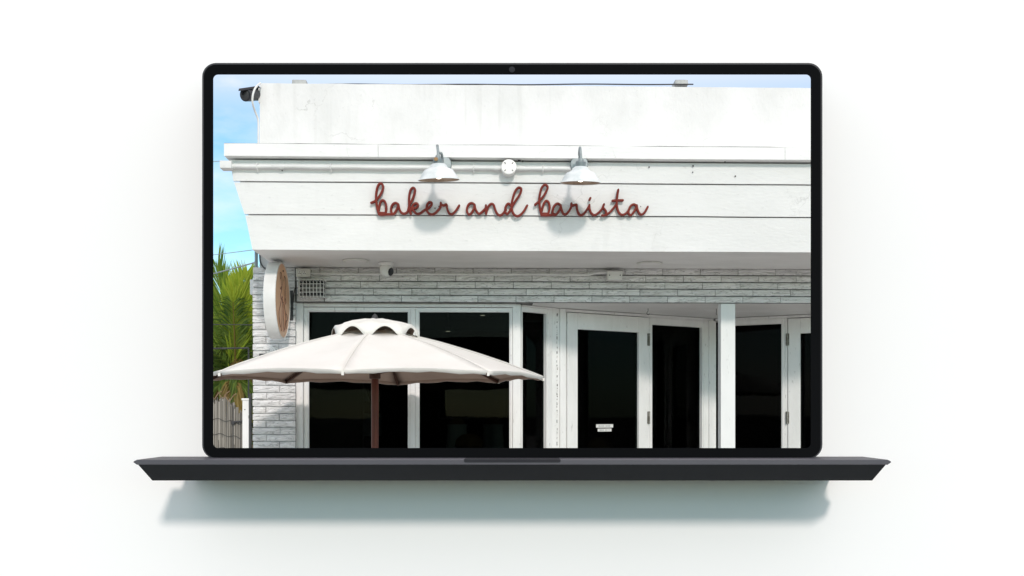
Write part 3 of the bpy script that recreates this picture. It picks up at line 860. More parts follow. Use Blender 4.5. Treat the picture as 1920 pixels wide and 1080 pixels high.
# ------------------------------------------------------------------ the script lettering
YT = 6.62
def sweep(mb, pts, w, depth):
    """a flat bar with a softly rounded front, following a path in the vertical plane; rounded ends"""
    n = len(pts)
    sect = [(-w, depth), (-w, .25 * depth), (-.72 * w, .04 * depth), (0, 0), (.72 * w, .04 * depth), (w, .25 * depth), (w, depth)]
    k = len(mb.v)
    m = len(sect)
    def ring(p, nn, s, push=0):
        for (a, d) in sect: z_ = p.z + nn.z * a * s; mb.v.append(Vector((p.x + nn.x * a * s, yf(z_) - .047 + d, z_)))
    frames = []
    for i in range(n):
        t = pts[min(i + 1, n - 1)] - pts[max(i - 1, 0)]
        t.y = 0
        t.normalize()
        frames.append((t, Vector((-t.z, 0, t.x))))
    rings = []
    t0, n0 = frames[0]; t1, n1 = frames[-1]
    for s_, off in ((.05, -w), (.6, -w * .8), (.87, -w * .45)): rings.append((pts[0] + t0 * off, n0, s_))
    for i in range(n): rings.append((pts[i], frames[i][1], 1.0))
    for s_, off in ((.87, w * .45), (.6, w * .8), (.05, w)): rings.append((pts[-1] + t1 * off, n1, s_))
    for p, nn, s_ in rings: ring(p, nn, s_)
    for i in range(len(rings) - 1):
        for j in range(m - 1):
            a = k + i * m + j
            mb.f.append((a, a + 1, a + m + 1, a + m))
Z5 = lambda p: (690 + p[0] / 7.111, 330 + p[1] / 7.111)
Z6 = lambda p: (950 + p[0] / 7.111, 330 + p[1] / 7.111)
def letter(parent, name, strokes, conv, w=.0074):
    mb = MB()
    for q, st in enumerate(strokes):
        pts = []
        for p in st:
            px, py = conv(p)
            v = at(px, py, YT); v.y = 0
            pts.append(v)
        sp = smooth_path(pts, 6) if len(pts) > 2 else pts
        dy = 0.0012 * q
        k = len(mb.v)
        sweep(mb, sp, w, .022)
        for v in mb.v[k:]: v.y += dy
    return mb.obj('letter', 'red', parent)
w1 = things_root('sign_word', at(770, 405, YT), 'five-letter red script word under the left gooseneck lamp', 'sign', 'red script words on the fascia')
letter(w1, 'b', [[(40, 353), (98, 326), (152, 268), (190, 205), (204, 152), (188, 114), (160, 110), (130, 150), (112, 220), (105, 300), (114, 390), (126, 460), (142, 500)],
                 [(138, 440), (158, 352), (192, 320), (222, 338), (238, 390), (236, 448), (222, 494)], [(140, 500), (190, 503), (250, 497), (325, 497)], [(140, 478), (185, 480), (225, 482)]], Z5)
letter(w1, 'a', [[(402, 372), (368, 354), (332, 368), (306, 412), (304, 462), (326, 495), (352, 480), (382, 432), (402, 376)], [(402, 376), (414, 432), (440, 476), (476, 490), (514, 474), (548, 428)]], Z5)
letter(w1, 'k', [[(566, 492), (552, 430), (545, 350), (549, 268), (567, 196), (600, 163), (627, 184), (618, 242), (590, 310), (553, 376), (530, 450)],
                 [(568, 440), (604, 374), (644, 358), (664, 382), (640, 416), (592, 424), (612, 462), (650, 490), (692, 484), (742, 450)], [(552, 470), (568, 452), (584, 430)]], Z5)
letter(w1, 'e', [[(742, 450), (800, 420), (840, 384), (846, 352), (816, 345), (786, 376), (780, 430), (800, 480), (850, 500), (902, 476), (948, 430)]], Z5)
letter(w1, 'r', [[(902, 476), (950, 428), (968, 390), (970, 354)], [(970, 372), (1008, 384), (1044, 372), (1052, 412), (1062, 452), (1086, 490), (1120, 495), (1160, 465), (1194, 420), (1214, 388)]], Z5)
w2 = things_root('sign_word', at(932, 405, YT), 'three-letter red script word between the two gooseneck lamps', 'sign', 'red script words on the fascia')
letter(w2, 'a', [[(1422, 378), (1386, 357), (1346, 370), (1320, 420), (1322, 470), (1350, 502), (1386, 472), (1412, 424), (1422, 380)], [(1422, 380), (1432, 430), (1462, 480), (1492, 488), (1530, 460), (1572, 420)]], Z5)
letter(w2, 'n', [[(1572, 386), (1570, 440), (1576, 492)], [(1578, 478), (1602, 404), (1640, 366), (1674, 378), (1690, 422), (1716, 480), (1756, 512), (1800, 490), (1840, 440)]], Z5)
letter(w2, 'd', [[(58, 388), (28, 364), (2, 378), (-18, 422), (-16, 472), (8, 494), (40, 462), (72, 404), (112, 340), (160, 270), (190, 212), (190, 172), (156, 162), (116, 202), (88, 272), (72, 350), (71, 430), (92, 490), (132, 520), (180, 510), (232, 458), (274, 388)]], Z6)
w3 = things_root('sign_word', at(1110, 405, YT), 'seven-letter red script word, longest, under the right gooseneck lamp', 'sign', 'red script words on the fascia')
letter(w3, 'b', [[(380, 377), (430, 337), (486, 276), (526, 212), (545, 158), (522, 128), (492, 132), (460, 176), (442, 250), (436, 330), (446, 420), (468, 508)],
                 [(472, 456), (492, 374), (526, 328), (560, 346), (575, 400), (571, 450), (556, 500)], [(468, 510), (530, 512), (600, 506), (634, 496)], [(470, 488), (510, 490), (556, 490)]], Z6)
letter(w3, 'a', [[(722, 384), (682, 363), (642, 386), (617, 440), (620, 490), (650, 508), (690, 472), (716, 424), (724, 388)], [(722, 386), (736, 440), (762, 490), (800, 495), (840, 450), (864, 400), (866, 362)]], Z6)
letter(w3, 'r', [[(866, 362), (870, 388), (905, 380), (934, 378), (941, 420), (960, 480), (996, 510), (1040, 485), (1082, 430), (1106, 384)]], Z6)
letter(w3, 'i', [[(1106, 382), (1110, 430), (1136, 486), (1180, 510), (1230, 480), (1276, 430), (1300, 374)], [(1106, 314), (1117, 294)]], Z6)
letter(w3, 's', [[(1300, 374), (1290, 412), (1322, 450), (1334, 490), (1310, 514), (1280, 512)], [(1332, 508), (1380, 476), (1430, 420), (1466, 372)]], Z6)
letter(w3, 't', [[(1485, 190), (1475, 262), (1470, 350), (1480, 420), (1510, 485), (1555, 506), (1600, 486), (1640, 440)], [(1414, 326), (1480, 322), (1550, 321)]], Z6)
letter(w3, 'a', [[(1738, 392), (1702, 374), (1662, 390), (1634, 446), (1636, 490), (1665, 511), (1700, 472), (1730, 424), (1740, 388)], [(1738, 388), (1752, 440), (1780, 490), (1816, 500), (1852, 470), (1886, 406)]], Z6)

# ------------------------------------------------------------------ under the canopy
for px, py, lab in ((667, 487, 'flat round downlight in the soffit beside the dome camera'), (1218, 490, 'flat round downlight in the soffit above the glazed doors')):
    Yd = (ZS - EYE) * FPX / (HZ - py)
    p = Vector((atx(px, Yd), Yd, ZS - .007))
    t = things_root('soffit_downlight', p, lab, 'light', 'downlights in the soffit')
    MB().lathe([(.088, -.012), (.092, -.008), (.092, -.001)], p, 36).obj('trim_ring', 'dirty_plastic', t, smooth=True)
    MB().lathe([(.072, -.0145), (.074, -.0125)], p, 36).obj('lens', 'soffit', t, smooth=True)
Yd = 7.30
p = Vector((atx(724, Yd), Yd, ZS - .007))
dc = things_root('dome_camera', p, 'white turret security camera with black lens hanging from the soffit', 'camera')
MB().lathe([(.050, -.022), (.056, -.014), (.056, -.001)], p, 28).obj('base', 'plastic', dc, smooth=True)
MB().lathe([(.004, -.106), (.026, -.100), (.040, -.084), (.046, -.062), (.046, -.036), (.040, -.021)], p, 28).obj('eyeball', 'plastic', dc, smooth=True)
mt = rot_to((.90, -.40, -.18))
MB().lathe([(.030, .0), (.030, .010), (.024, .016), (.004, .017)], p + Vector((.90, -.40, -.18)) * .032 + Vector((0, 0, -.060)), 22, mt).obj('lens', 'black', dc, smooth=True)

# wall-mounted bits on the brick band
def slab_at(mb, px0, px1, py0, py1, Y0, Y1):
    a, b_ = at(px0, py1, Y0), at(px1, py0, Y0)
    return mb.box(a.x, b_.x, Y0, Y1, a.z, b_.z)
ob = things_root('outlet_box', at(568, 519, 7.50), 'grey-white double power outlet box beside the round sign', 'outlet box')
slab_at(MB(), 554.5, 581.5, 503.5, 519, 7.49, 7.56).obj('box', 'dirty_plastic', ob, bevel=.003)
for cx in (562, 571):
    f = slab_at(MB(), cx - 3.6, cx + 3.6, 507, 516, 7.486, 7.4905).obj('socket', 'plastic', ob, bevel=.001); ORG[f.name] = ORG[ob.name]
    for (dx_, dy_) in ((0, -1.6), (-1.4, 1.4), (1.4, 1.4)):
        slab_at(MB(), cx + dx_ - .7, cx + dx_ + .7, 511.5 + dy_ - .6, 511.5 + dy_ + .6, 7.4845, 7.4865).obj('slot', 'dark', f)
cl = things_root('caged_light', at(585, 557, 7.50), 'emergency light behind a white wire guard above the left window', 'light')
slab_at(MB(), 561, 608, 523.5, 557, 7.535, 7.541).obj('back_plate', 'dark', cl)
slab_at(MB(), 567, 603, 534, 546, 7.47, 7.533).obj('housing', 'cage_grey', cl, bevel=.006)
for cx in (575, 595):
    MB().lathe([(.030, 0), (.032, .012), (.022, .020), (.004, .022)], at(cx, 541, 7.47), 18, rot_to((0, -1, 0))).obj('lamp_head', 'cage_grey', cl, smooth=True)
Yg0, Yg1 = 7.42, 7.545
fr_ = [at(561, 524, Yg0), at(607, 524, Yg0), at(607, 556, Yg0), at(561, 556, Yg0)]
for i in range(8):
    px = 561.5 + i * 6.5
    a, c = at(px, 524.5, Yg0), at(px, 555.5, Yg0)
    MB().tube(smooth_path([Vector((a.x, Yg1, a.z + .005)), Vector((a.x, Yg0 + .02, a.z + .003)), a + Vector((0, .004, -.012)), (a + c) / 2 + Vector((0, -.006, 0)), c + Vector((0, .004, .012)), Vector((c.x, Yg0 + .02, c.z - .003)), Vector((c.x, Yg1, c.z - .005))], 3), .0026, 6).obj('guard_wire', 'plastic', cl)
for i in range(5):
    py = 524.5 + i * 7.75
    a, c = at(561, py, Yg0), at(607, py, Yg0)
    MB().tube([Vector((a.x, Yg1, a.z)), Vector((a.x, Yg0 + .006, a.z)), a + Vector((.012, -.003, 0)), c + Vector((-.012, -.003, 0)), Vector((c.x, Yg0 + .006, c.z)), Vector((c.x, Yg1, c.z))], .0026, 6).obj('guard_wire', 'plastic', cl)
MB().tube([at(559.5, 523, 7.54), at(610, 523, 7.54), at(610, 557.5, 7.54), at(559.5, 557.5, 7.54), at(559.5, 523, 7.54)], .005, 6).obj('guard_rim', 'plastic', cl)
c2 = things_root('brick_band_conduit', at(800, 513, 7.52), 'thin white conduit running across the brick band from outlet to square box', 'pipe')
pts = [at(582, 512.5, 7.525)] + [at(px, 513.5 + (px - 600) * .0035 + .3 * math.sin(px * .03), 7.53) for px in range(600, 1101, 25)] + [at(1112, 513.3, 7.528), at(1122, 511.8, 7.522), at(1132, 511.3, 7.518), at(1141, 511.3, 7.515)]
MB().tube(smooth_path(pts, 2), .0085, 8).obj('pipe_run', 'pipe', c2, smooth=True)
for px in (660, 790, 930, 1060):
    q = at(px, 513.5 + (px - 600) * .0035, 7.53)
    MB().tube([q + Vector((0, .014, .015)), q + Vector((0, -.008, .009)), q + Vector((0, -.011, 0)), q + Vector((0, -.008, -.009)), q + Vector((0, .014, -.015))], .003, 6).obj('strap', 'pipe', c2)
sb = things_root('square_junction_box', at(1153, 525, 7.50), 'small white square junction box at the end of the brick band conduit', 'junction box')
slab_at(MB(), 1139, 1167, 507.5, 524.5, 7.48, 7.56).obj('box', 'plastic', sb, bevel=.004)
for cx in (1143, 1163):
    MB().lathe([(.0045, 0), (.004, .003)], at(cx, 516, 7.48), 8, rot_to((0, -1, 0))).obj('screw', 'dark', sb)

# hooks in the recess ceiling
for px, lab, big in ((1215, 'small hook in the recess ceiling above the left door hinge', 1), (1343, 'small straight hook in the recess ceiling beside the white post', 0)):
    p = Vector((atx(px, 7.95), 7.95, ZC))
    pts = [p, p + Vector((0, 0, -.022)), p + Vector((-.008, 0, -.032)), p + Vector((-.008, 0, -.043)), p + Vector((.003, 0, -.05)), p + Vector((.012, 0, -.043))] if big else [p, p + Vector((.002, 0, -.02)), p + Vector((0, 0, -.045)), p + Vector((.005, -.004, -.05))]
    tag(MB().tube(smooth_path(pts, 4), .0024, 6).obj('ceiling_hook', 'dark', None, p), lab, 'hook', 'hooks in the recess ceiling')

# ------------------------------------------------------------------ round projecting sign
pc = Vector((atx(531, 7.22), 7.22, atz(565, 7.22)))
RS = .272
rs = things_root('round_sign', pc, 'round projecting shop sign with white rim and copper face', 'sign')
mt = rot_to((1, 0, 0))
MB().lathe([(RS - .006, -.085), (RS, -.082), (RS, -.004), (RS - .004, 0), (RS - .010, 0), (RS - .012, -.008), (.004, -.008)], pc, 72, mt).obj('drum', 'plastic', rs, smooth=True)
fc = MB().lathe([(RS - .0125, -.0085), (RS - .013, -.004), (.004, -.0035)], pc, 72, mt).obj('face', 'copper', rs, smooth=True)
ORG[fc.name] = ORG[rs.name]
# line drawing on the face: loops, two hanging stems and ears of grain
def fline(pts, r=.0018):
    MB().tube(smooth_path([pc + Vector((-.002, y * RS, z * RS)) for y, z in pts], 5), r, 5).obj('drawn_line', 'ink', fc)
fline([(-.30, .52), (-.36, .66), (-.22, .70), (-.12, .55), (-.14, .30), (-.30, .12), (-.22, .0), (-.10, .10), (-.02, -.02)])
fline([(.12, .52), (.20, .66), (.36, .62), (.40, .46), (.30, .30), (.28, .12), (.16, -.02), (.02, -.06), (-.10, .02)])
fline([(.00, .78), (.02, .76)], .006)
fline([(-.20, .02), (-.34, -.16), (-.50, -.34), (-.46, -.52), (-.30, -.72)])
fline([(-.08, -.02), (-.10, -.30), (-.12, -.56), (-.16, -.80)])
fline([(.06, -.08), (.08, -.34), (.12, -.60), (.14, -.80)])
fline([(.16, -.08), (.30, -.24), (.40, -.40), (.34, -.58), (.24, -.74)])
fline([(.44, -.30), (.56, -.34), (.60, -.46), (.48, -.48), (.44, -.60), (.52, -.70)])
fline([(-.34, .30), (-.26, .26), (-.20, .34)])
fline([(.30, .10), (.38, .02), (.34, -.06)])
MB().tube([pc + Vector((-.04, .255, .05)), Vector((pc.x - .04, YB + .0, pc.z + .05))], .014, 10).obj('bracket_arm', 'dark', rs, smooth=True)
MB().tube([pc + Vector((-.04, .255, -.05)), Vector((pc.x - .04, YB + .0, pc.z - .05))], .014, 10).obj('bracket_arm', 'dark', rs, smooth=True)
MB().box(pc.x - .09, pc.x + .01, YB - .014, YB - .004, pc.z - .11, pc.z + .11).obj('bracket_plate', 'dark', rs, bevel=.002)
cb = smooth_path([at(487, 470, 7.57), at(488, 490, 7.56), at(493, 500, 7.54), at(500, 505, 7.50), at(510, 512, 7.46)], 5)
tag(MB().tube(cb, .006, 6).obj('sign_cable', 'dark', None, cb[0], smooth=True), 'black cable running down the wall above the round sign', 'cable')
cb = smooth_path([at(553, 540, 7.53), at(551, 552, 7.50), at(550, 565, 7.50), at(546, 575, 7.50), at(541, 577, 7.47)], 5)
tag(MB().tube(cb, .004, 6).obj('sign_cable', 'dark', None, cb[0], smooth=True), 'black cable looping behind the right edge of the round sign', 'cable')
vp = at(480.5, 500, 7.57)
tag(MB().tube([Vector((vp.x, vp.y, vp.z - .02)), Vector((vp.x, vp.y, vp.z + .35))], .012, 10).obj('service_pipe', 'galv', None, (vp.x, vp.y, vp.z - .02), smooth=True), 'grey vertical service pipe between pier top and fascia', 'pipe')
q = at(512, 656, YB - .004)
tag(MB().lathe([(.022, 0), (.022, .01), (.010, .012), (.008, .02), (.003, .021)], q, 20, rot_to((0, -1, 0))).obj('wall_bolt_plate', 'plastic', None, q, smooth=True), 'round white bolt plate on the brick pier under the round sign', 'plate')
wb = things_root('wall_bracket', at(492, 668, 7.53), 'short black metal bracket on the brick pier behind the umbrella edge', 'bracket')
MB().tube([at(484, 674, 7.52), at(488, 668, 7.50), at(491, 666, 7.50)], .009, 8).obj('arm', 'dark', wb)
MB().tube([at(497, 667, 7.52), at(508, 666, 7.50)], .007, 8).obj('arm', 'dark', wb)
MB().box(at(490, 668, 7.54).x - .015, at(490, 668, 7.54).x + .03, 7.535, 7.545, at(490, 672, 7.54).z, at(490, 663, 7.54).z).obj('plate', 'dark', wb)

# ------------------------------------------------------------------ door stickers (lettering too small to read in the photo)
for (pxa, pxb, pya, pyb, lab, dashes) in ((1118, 1149.5, 795.5, 801.8, 'upper and longer white sticker strip on the left door glass', [(1122, 1126), (1126.6, 1130), (1130.6, 1133), (1135, 1138.2), (1138.8, 1141.5), (1142, 1144)]),
                                          (1121, 1146.5, 803.5, 809, 'lower and shorter white sticker strip on the left door glass', [(1124, 1126.5), (1127, 1129), (1129.6, 1132), (1134.5, 1138), (1139, 1140), (1141, 1143)])):
    ua, ub = D.u(pxa), D.u(pxb)
    za, zb_ = D.z(1133, pyb), D.z(1133, pya)
    p = D.P(ua, 0, za)
    t = things_root('door_sticker', p, lab, 'sticker', 'stickers on the left door')
    mb = MB(); D.box(mb, ua, ub, za, zb_, -.0005, .0035); mb.obj('backing', 'plastic', t)
    zc = (za + zb_) / 2
    for (a, c) in dashes:
        mb = MB(); h = random.uniform(.0045, .0062); D.box(mb, D.u(a), D.u(c), zc - h, zc + h * .8, -.0012, -.0004); mb.obj('print', 'concrete', t)

# ------------------------------------------------------------------ things inside the dark room
def inside(name, px, py_base, Y, label, cat, builder):
    p = at(px, py_base, Y)
    t = things_root(name, p, label, cat)
    builder(t, p)
    return t
def pend(t, p):
    MB().lathe([(.075, 0), (.085, .05), (.10, .14), (.06, .145)], p, 24).obj('bowl', 'int_white', t, smooth=True)
    MB().tube([p + Vector((0, 0, .14)), Vector((p.x, p.y, 2.56))], .006, 6).obj('cord', 'dark', t)
inside('pendant_lamp', 636, 616, 9.0, 'pale bowl-shaped pendant inside the left window above the umbrella', 'lamp', pend)
def tlamp(t, p):
    MB().lathe([(.07, 0), (.02, .03), (.015, .20), (.10, .20), (.045, .34)], p, 20).obj('shade', 'int_white', t, smooth=True)
    MB().tube([Vector((p.x, p.y, 0)), p], .02, 8).obj('stand', 'dark', t)
inside('floor_lamp', 676, 790, 10.2, 'dim lamp with cone shade inside the left window beside the umbrella pole', 'lamp', tlamp)
def menu(t, p):
    MB().box(p.x - .13, p.x + .13, p.y, p.y + .02, p.z, p.z + .22).obj('board', 'int_white', t)
    MB().box(p.x - .02, p.x + .02, p.y + .0, p.y + .03, 0, p.z - .001).obj('stand', 'dark', t)
inside('menu_board', 690, 818, 9.8, 'pale menu board on a stand inside the left window', 'board', menu)
def loaf(t, p):
    MB().lathe([(.10, 0), (.125, .03), (.115, .08), (.07, .12), (.01, .135)], p, 20).obj('crust', 'bread', t, smooth=True)
    MB().box(p.x - .14, p.x + .14, p.y - .12, p.y + .14, p.z - .03, p.z - .001).obj('tray', 'dark', t)
    MB().tube([Vector((p.x, p.y, 0)), Vector((p.x, p.y, p.z - .03))], .03, 8).obj('stand', 'dark', t)
inside('bread_loaf', 880, 842, 8.7, 'round brown loaf on a stand inside the middle window', 'bread', loaf)
inside('bread_loaf', 1126, 846, 9.4, 'round brown loaf behind the left door glass under the stickers', 'bread', loaf)
def jar(t, p):
    MB().lathe([(.09, 0), (.10, .02), (.085, .20), (.095, .24), (.085, .24), (.075, .20), (.085, .03), (.01, .02)], p, 20).obj('body', 'int_white', t, smooth=True)
    MB().lathe([(.05, .20), (.07, .26), (.03, .30)], p, 14).obj('filling', 'bread', t, smooth=True)
    MB().tube([Vector((p.x, p.y, 0)), p], .03, 8).obj('stand', 'dark', t)
inside('glass_jar', 857, 846, 9.0, 'dim jar with orange top inside the middle window left of the loaf', 'jar', jar)
inside('glass_jar', 925, 846, 9.0, 'dim jar inside the middle window beside the right mullion', 'jar', jar)

for px, py, lab in ((905, 591, 'small lit ceiling spot seen high in the middle window'), (840, 621, 'small lit ceiling spot seen left of centre in the middle window')):
    p = at(px, py, 10.5)
    t = things_root('ceiling_spot', p, lab, 'light', 'ceiling spots inside the cafe')
    MB().lathe([(.030, 0), (.032, .05), (.012, .055)], p, 14).obj('can', 'dark', t, smooth=True)
    MB().lathe([(.022, -.004), (.024, -.001)], p, 14).obj('bulb', 'bulb', t, smooth=True)
    MB().tube([p + Vector((0, 0, .05)), Vector((p.x, p.y, 2.56))], .006, 6).obj('stem', 'dark', t)
# ------------------------------------------------------------------ market umbrella
YU = 6.43
UNDER = -1.0
XU = atx(703, YU)
RU = 1.065
ZR, ZA = 1.772, 2.085
um = things_root('market_umbrella', (XU, YU, 0), 'cream octagonal market umbrella with dark red wooden pole before the left windows', 'umbrella')
a0 = R(90) - R(3.0)
def rim_pt(k): return Vector((XU + RU * math.cos(a0 + k * math.pi / 4), YU + RU * math.sin(a0 + k * math.pi / 4), ZR + (.006 if k % 2 else 0)))
apex = Vector((XU, YU, ZA))
def canopy_pt(k, s, t, r0=.0):
    """k panel, s across 0..1, t from apex 0 to rim 1"""
    pa, pb = rim_pt(k), rim_pt(k + 1)
    e = pa.lerp(pb, s)
    p = apex.lerp(e, t)
    bow = 0.030 * math.sin(math.pi * t) ** 0.8 * (1 - .25 * math.sin(math.pi * s))  # ribs bend upwards
    sagm = -0.014 * math.sin(math.pi * s) * t * (1 - t) * 3.2                        # cloth sags between ribs
    hem = 0.016 * math.sin(math.pi * s) * max(0, (t - .8) / .2) ** 2                 # hem lifts between ribs
    wr = 0.0022 * noise.noise(Vector((p.x * 6, p.y * 6, p.z * 5))) + 0.002 * math.exp(-((1 - t) / .05) ** 2) * noise.noise(Vector((p.x * 9, p.y * 9, 3)))
    p.z += bow + sagm + hem + wr
    return p
for k in range(8):
    mb = MB()
    ns, nt = 10, 16
    t0 = 0.10
    for i in range(nt + 1):
        for j in range(ns + 1):
            mb.v.append(canopy_pt(k, j / ns, t0 + (1 - t0) * i / nt))
    for i in range(nt):
        for j in range(ns):
            a = i * (ns + 1) + j
            mb.f.append((a, a + ns + 1, a + ns + 2, a + 1))
    # folded hem
    base = nt * (ns + 1)
    h0 = len(mb.v)
    for j in range(ns + 1):
        q = mb.v[base + j].copy(); q.z -= .022 + .004 * math.sin(j * 2.1 + k); q += (Vector((XU, YU, q.z)) - q) * .006; mb.v.append(q)
    for j in range(ns): mb.f.append((base + j, h0 + j, h0 + j + 1, base + j + 1))
    o = mb.obj('canopy_panel', 'cloth', um, smooth=True)
    o.data.materials.append(M['cloth_shaded']); sm = o.modifiers.new('thick', 'SOLIDIFY'); sm.thickness = .0025; sm.offset = UNDER; sm.material_offset = 1
for k in range(8):
    MB().tube([canopy_pt(k, 0, .1 + .9 * i / 16) + Vector((0, 0, .0012)) for i in range(17)], .0026, 5).obj('seam', 'cloth', um)
# vented cap with scalloped hem
mb = MB()
N = 96
RC = .272
rows = [(.03, .048), (.30, .045), (.62, .032), (.86, .020), (1.0, .004), (1.05, -.035)]
for ri, (rr, h) in enumerate(rows):
    for j in range(N):
        a = 2 * math.pi * j / N
        ph = (a - a0) / (math.pi / 4)
        fr = ph - math.floor(ph)
        octo = math.cos(math.pi / 8) / math.cos((fr - .5) * math.pi / 4)
        z = ZA + .008 + h - .0 * rr
        if ri >= 3:
            lift = max(0.0, math.sin(math.pi * (min(max(fr, .13), .87) - .13) / .74)) ** .75
            z += lift * (.006 if ri == 3 else .018 if ri == 4 else .042)
            z -= (1 - lift) * (.008 if ri == 4 else .016 if ri == 5 else 0)
        if 0 < ri < 4: z += .007 * math.cos((fr) * 2 * math.pi) * (rr) - .004 * (noise.noise(Vector((a * 3, rr * 3, 0))))
        r_ = RC * rr * octo
        mb.v.append(Vector((XU + r_ * math.cos(a), YU + r_ * math.sin(a), z - rr * rr * .022)))
for i in range(len(rows) - 1):
    for j in range(N):
        mb.f.append((i * N + j, (i + 1) * N + j, (i + 1) * N + (j + 1) % N, i * N + (j + 1) % N))
o = mb.obj('vent_cap', 'cloth', um, smooth=True)
o.data.materials.append(M['cloth_shaded']); sm = o.modifiers.new('thick', 'SOLIDIFY'); sm.thickness = .002; sm.offset = UNDER; sm.material_offset = 1
MB().tube([(XU, YU, 0.06), (XU, YU, 1.83)], .0235, 16).obj('pole', 'wood', um, smooth=True)
MB().tube([(XU, YU, 1.83), (XU, YU, ZA + .02)], .021, 12).obj('upper_pole', 'rib_wood', um, smooth=True)
MB().lathe([(.03, 1.76), (.036, 1.765), (.036, 1.835), (.03, 1.84)], (XU, YU, 0), 16).obj('runner', 'rib_wood', um, smooth=True)
MB().lathe([(.02, ZA + .046), (.021, ZA + .062), (.014, ZA + .078), (.003, ZA + .088)], (XU, YU, 0), 14).obj('finial', 'dark', um, smooth=True)
MB().lathe([(.24, 0.004), (.24, .05), (.20, .065), (.045, .075), (.04, .22), (.026, .225)], (XU, YU, 0), 28).obj('base', 'dark', um, smooth=True)
for k in range(8):
    e = rim_pt(k)
    mb = MB()
    pts = []
    for i in range(9):
        t = .06 + .935 * i / 8
        p = canopy_pt(k, 0, t); p.z -= .020; pts.append(p)
    n = len(pts)
    dirv = (e - apex); dirv.z = 0; dirv.normalize(); sd = Vector((-dirv.y, dirv.x, 0)) * .008
    kk = len(mb.v)
    for p in pts:
        mb.v += [p - sd - Vector((0, 0, .009)), p + sd - Vector((0, 0, .009)), p + sd + Vector((0, 0, .009)), p - sd + Vector((0, 0, .009))]
    for i in range(n - 1):
        for j in range(4):
            mb.f.append((kk + i * 4 + j, kk + i * 4 + (j + 1) % 4, kk + (i + 1) * 4 + (j + 1) % 4, kk + (i + 1) * 4 + j))
    mb.f += [(kk, kk + 3, kk + 2, kk + 1), (kk + (n - 1) * 4, kk + (n - 1) * 4 + 1, kk + (n - 1) * 4 + 2, kk + (n - 1) * 4 + 3)]
    rb = mb.obj('rib', 'rib_wood', um); ORG[rb.name] = ORG[um.name]
    MB().tube([Vector((XU, YU, 1.80)) + dirv * .035, canopy_pt(k, 0, .55) - Vector((0, 0, .032))], .0075, 6).obj('strut', 'rib_wood', rb)
    q = canopy_pt(k, 0, 1.0) - Vector((0, 0, .014))
    MB().box(q.x - .007, q.x + .007, q.y - .007, q.y + .007, q.z - .012, q.z + .006).obj('rib_pocket', 'cloth', rb)

# ------------------------------------------------------------------ garden beside the café
def frond(mb, base, tip_dir, length, droop, nleaf, leaf_len, rnd, width=.02, spread=.75, hang=.25, rach=None, rr=.012):
    """one palm leaf: a bending midrib with leaflets both sides; spread opens the leaflets, hang lets them droop"""
    d = Vector(tip_dir).normalized()
    p = Vector(base)
    pts = [p.copy()]
    steps = 14
    for i in range(steps):
        d = (d + Vector((0, 0, -droop * (i / steps) * 0.22))).normalized()
        p = p + d * (length / steps)
        pts.append(p.copy())
    if rach is not None: rach.tube(pts, [rr * (1 - .8 * i / steps) for i in range(steps + 1)], 5)
    tw = rnd.uniform(-.5, .5)
    for i in range(nleaf):
        t = .12 + .88 * i / nleaf
        f = t * steps
        k = min(int(f), steps - 1)
        q = pts[k].lerp(pts[k + 1], f - k)
        ax = (pts[k + 1] - pts[k]).normalized()
        sidev = ax.cross(Vector((0, 0, 1)))
        if sidev.length < .25: sidev = ax.cross(Vector((math.sin(tw), -math.cos(tw), 0)))
        sidev.normalize()
        upv = sidev.cross(ax).normalized()
        ll = leaf_len * (math.sin(math.pi * (0.12 + .80 * t)) ** .7) * rnd.uniform(.8, 1.15)
        for sgn in (-1, 1):
            dv = (ax * rnd.uniform(.7, .95) + sidev * sgn * spread * rnd.uniform(.8, 1.15) + upv * rnd.uniform(.05, .3)).normalized()
            w = width * rnd.uniform(.8, 1.2)
            m1 = q + dv * ll * .5 + Vector((0, 0, -.12 * hang * ll))
            e = q + dv * ll + Vector((0, 0, -hang * ll * rnd.uniform(.5, 1.5)))
            nv = (upv + sidev * sgn * rnd.uniform(-.6, .6)).normalized()
            wv = nv.cross(dv).normalized() * w * .5
            mb.add([q, m1 + wv, e, m1 - wv], [(0, 1, 2, 3)])
def palm(px, Y, py_crown, label, seed, specs):
    """specs: (part name, material, [(tip px, tip py, depth offset, droop, spread, hang)])"""
    rnd = random.Random(seed)
    p = Vector((atx(px, Y), Y, 0))
    hgt = atz(py_crown, Y)
    t = things_root('palm_tree', p, label, 'palm tree', 'palms beside the cafe')
    pts = [p + Vector((.03 * math.sin(i), .03 * math.cos(i * 1.3), hgt * i / 10)) for i in range(11)]
    MB().tube(pts, [.12 - .006 * i + (.012 if i % 2 else 0) for i in range(11)], 12).obj('trunk', 'trunk', t, smooth=True)
    c = pts[-1]
    for nm, mat, rmat, rr, lst in specs:
        mb, rc_ = MB(), MB()
        for (tx, ty, dy, dr, spread, hang) in lst:
            e = at(tx, ty, Y + dy) - c
            L_ = e.length * rnd.uniform(.97, 1.06)
            frond(mb, c + Vector((rnd.uniform(-.05, .05), rnd.uniform(-.05, .05), rnd.uniform(-.08, .05))), e + Vector((0, 0, dr * L_ * .35)), L_, dr, 66, .38 * L_ + .1, rnd, .017, spread, hang, rc_, rr)
        f = mb.obj(nm, mat, t); f['kind'] = 'stuff'; ORG[f.name] = ORG[t.name]
        rc_.obj('midribs', rmat, f)
    return t
YPM = 11.0
